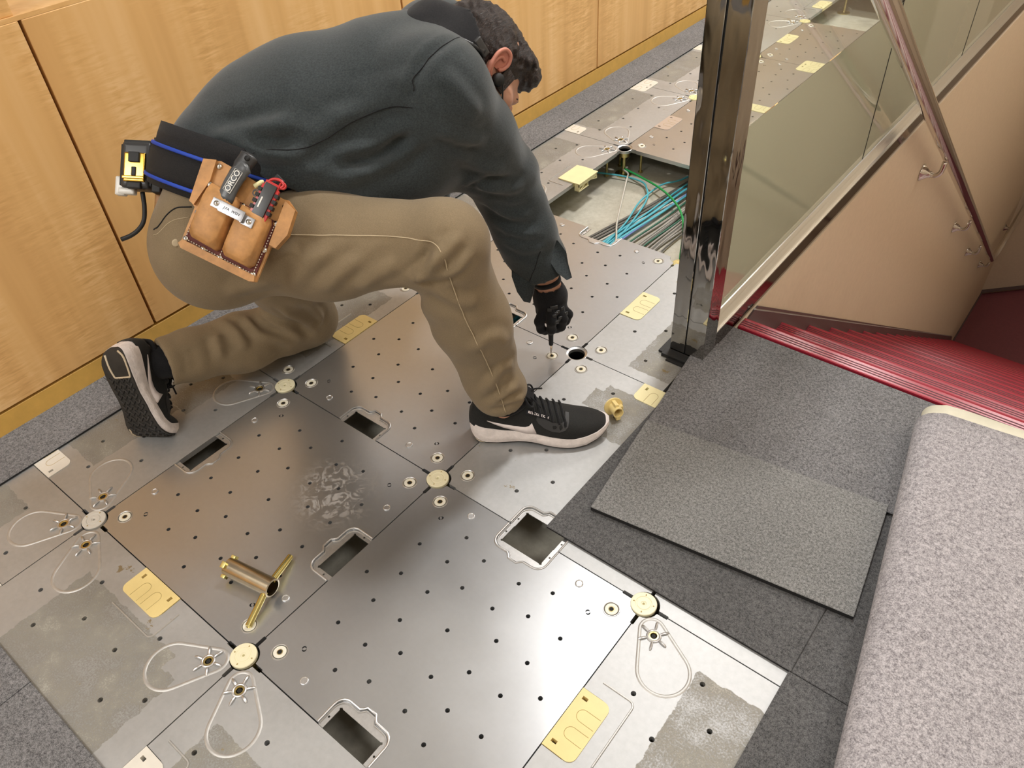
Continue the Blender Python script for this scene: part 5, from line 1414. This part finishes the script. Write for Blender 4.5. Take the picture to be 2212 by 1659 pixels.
me = text_mesh('grip_lettering', 'ORCO', .0125, .0003, MAT['white_pl'], .0, 1.0); me.transform(MP @ Matrix.Translation((-.0225, .053, .0269)) @ Matrix.Rotation(math.radians(82), 4, 'Z')); adopt(objm('grip_lettering', me), pl)
bm = bmesh.new()
rr = [(-.019, -.0065), (.019, -.0065), (.019, .0065), (-.019, .0065), (-.019, -.0065)]
tube(bm, [MP @ Matrix.Translation((-.0225, .053, .0267)) @ Matrix.Rotation(math.radians(82), 4, 'Z') @ V3((x, y, 0)) for x, y in rr], .0006, 5); adopt(obj('lettering_border', bm, MAT['white_pl'], None), pl)
# utility knife in the right pocket
kn = empty('utility_knife', MP @ V3((.03, .05, .01))); tag(kn, 'black and red folding utility knife sticking out of the right pocket', 'utility knife')
KM = MP @ Matrix.Translation((.033, .049, .016)) @ Matrix.Rotation(math.radians(-2), 4, 'Z')
def kb(name, mat, *bs, bev=.0015):
    bm = bmesh.new()
    for b in bs: bbox(bm, *b, bev, KM)
    o = adopt(obj(name, bm, MAT[mat], None, True), kn); autosmooth(o.data); return o
kb('body', 'grey_pl', (-.010, .010, -.030, .026, -.005, .0065)); kb('red_frame', 'red_pl', (-.0150, .0150, -.032, .022, -.003, .003), (-.012, .012, .018, .030, -.003, .003))
kb('grip', 'rubber', *[(sx-.0035, sx+.0035, y-.0032, y+.0032, -.0045, .0055) for sx in (-.0145, .0145) for y in (-.018, -.008, .002, .012)])
bm = bmesh.new(); tube(bm, smoothpath([KM @ V3(p) for p in ((-.012, .022, 0), (-.004, .034, .001), (.008, .038, .001), (.016, .034, .001), (.013, .026, 0))], 4), .0024, 8); 
lathe(bm, [(.0060, -.002), (.0060, .002), (.0036, .002), (.0036, -.002)], 16, KM @ Matrix.Translation((.015, .032, 0)), close=True); adopt(obj('lanyard_ring', bm, MAT['red_pl'], None, True), kn)
kb('blade_window', 'white_pl', (-.0055, -.0030, -.016, .002, .0060, .0072), bev=.0003)
bm = bmesh.new(); tube(bm, [MP @ V3((.004, .062, .004)), MP @ V3((.012, .073, .006)), MP @ V3((.014, .076, .006))], [.0045, .0040, .002], 8); o = obj('marker_pen', bm, MAT['cap_old'], None, True); o.name = 'marker_pen'; tag(o, 'yellow pen end poking out behind the knife in the pouch', 'pen')
bm = bmesh.new(); bbox(bm, .016, .034, .070, .088, -.004, .006, .002, MP @ Matrix.Rotation(-.35, 4, 'Z') @ Matrix.Translation((-.022, .012, 0))); o = obj('black_holder', bm, MAT['rubber'], None, True); tag(o, 'small black case behind the utility knife in the pouch', 'case')
# ------------------------------------------------ tape measure on the back of the belt
tm = empty('tape_measure', (-.025, .375, .615)); tag(tm, 'black and gold tape measure hooked on the back of the belt', 'tape measure')
cR, cD, cN = V3((.781, .623, -.053)), V3((.388, -.549, -.740)), V3((.49, -.557, .671))
MT = basis(V3((-.016, .368, .623)), cR, -cD, cN) @ Matrix.Rotation(math.radians(-3), 4, 'Z')
def tb(name, mat, *bs, bev=.003, parent=tm):
    bm = bmesh.new()
    for b in bs: bbox(bm, *b, bev, MT, 3)
    o = adopt(obj(name, bm, MAT[mat], None, True), parent); autosmooth(o.data, 50); return o
tb('case', 'grey_pl', (-.026, .026, -.040, .043, -.034, .006), bev=.009)
tb('face', 'gold', (-.019, .019, -.030, .022, .002, .010), bev=.003); tb('lock', 'rubber', (-.0095, .0095, .004, .022, .006, .0145), (-.004, .004, -.020, -.004, .006, .0125), bev=.002)
tb('bar', 'gold', (-.020, .020, -.026, -.020, .006, .013), bev=.002); tb('mouth', 'rubber', (-.013, .013, -.042, -.030, .000, .010), bev=.003)
tb('bumper', 'rubber', (-.029, -.022, -.036, .038, -.030, .002), (.022, .029, -.036, .038, -.030, .002), (-.024, .024, .036, .046, -.030, .003), bev=.003)
o = tb('hook', 'white_pl', (-.040, -.022, -.052, -.018, -.020, -.004), (-.034, -.004, -.050, -.038, -.018, -.002), bev=.005); o['label'] = 'white tape end'
bm = bmesh.new(); bbox(bm, .030, .046, -.046, .052, -.030, .004, .002, MT); o = obj('belt_clip', bm, MAT['rubber'], None, True); tag(o, 'black clip bracket between tape measure and belt', 'clip')
bm = bmesh.new(); bbox(bm, .028, .052, -.085, -.044, -.036, -.012, .006, MT, 3); o = obj('leather_tab', bm, MAT['leather_dk'], None, True); tag(o, 'dark leather tab hanging under the tape measure', 'leather tab')
bm = bmesh.new(); tube(bm, smoothpath([(-.003, .354, .581), (.010, .342, .562), (.018, .328, .543), (.018, .313, .532), (.010, .298, .524), (.000, .284, .520)], 5), .0042, 8)
o = obj('lanyard', bm, MAT['rubber'], None, True); tag(o, 'short black strap end dangling below the tape measure', 'strap')
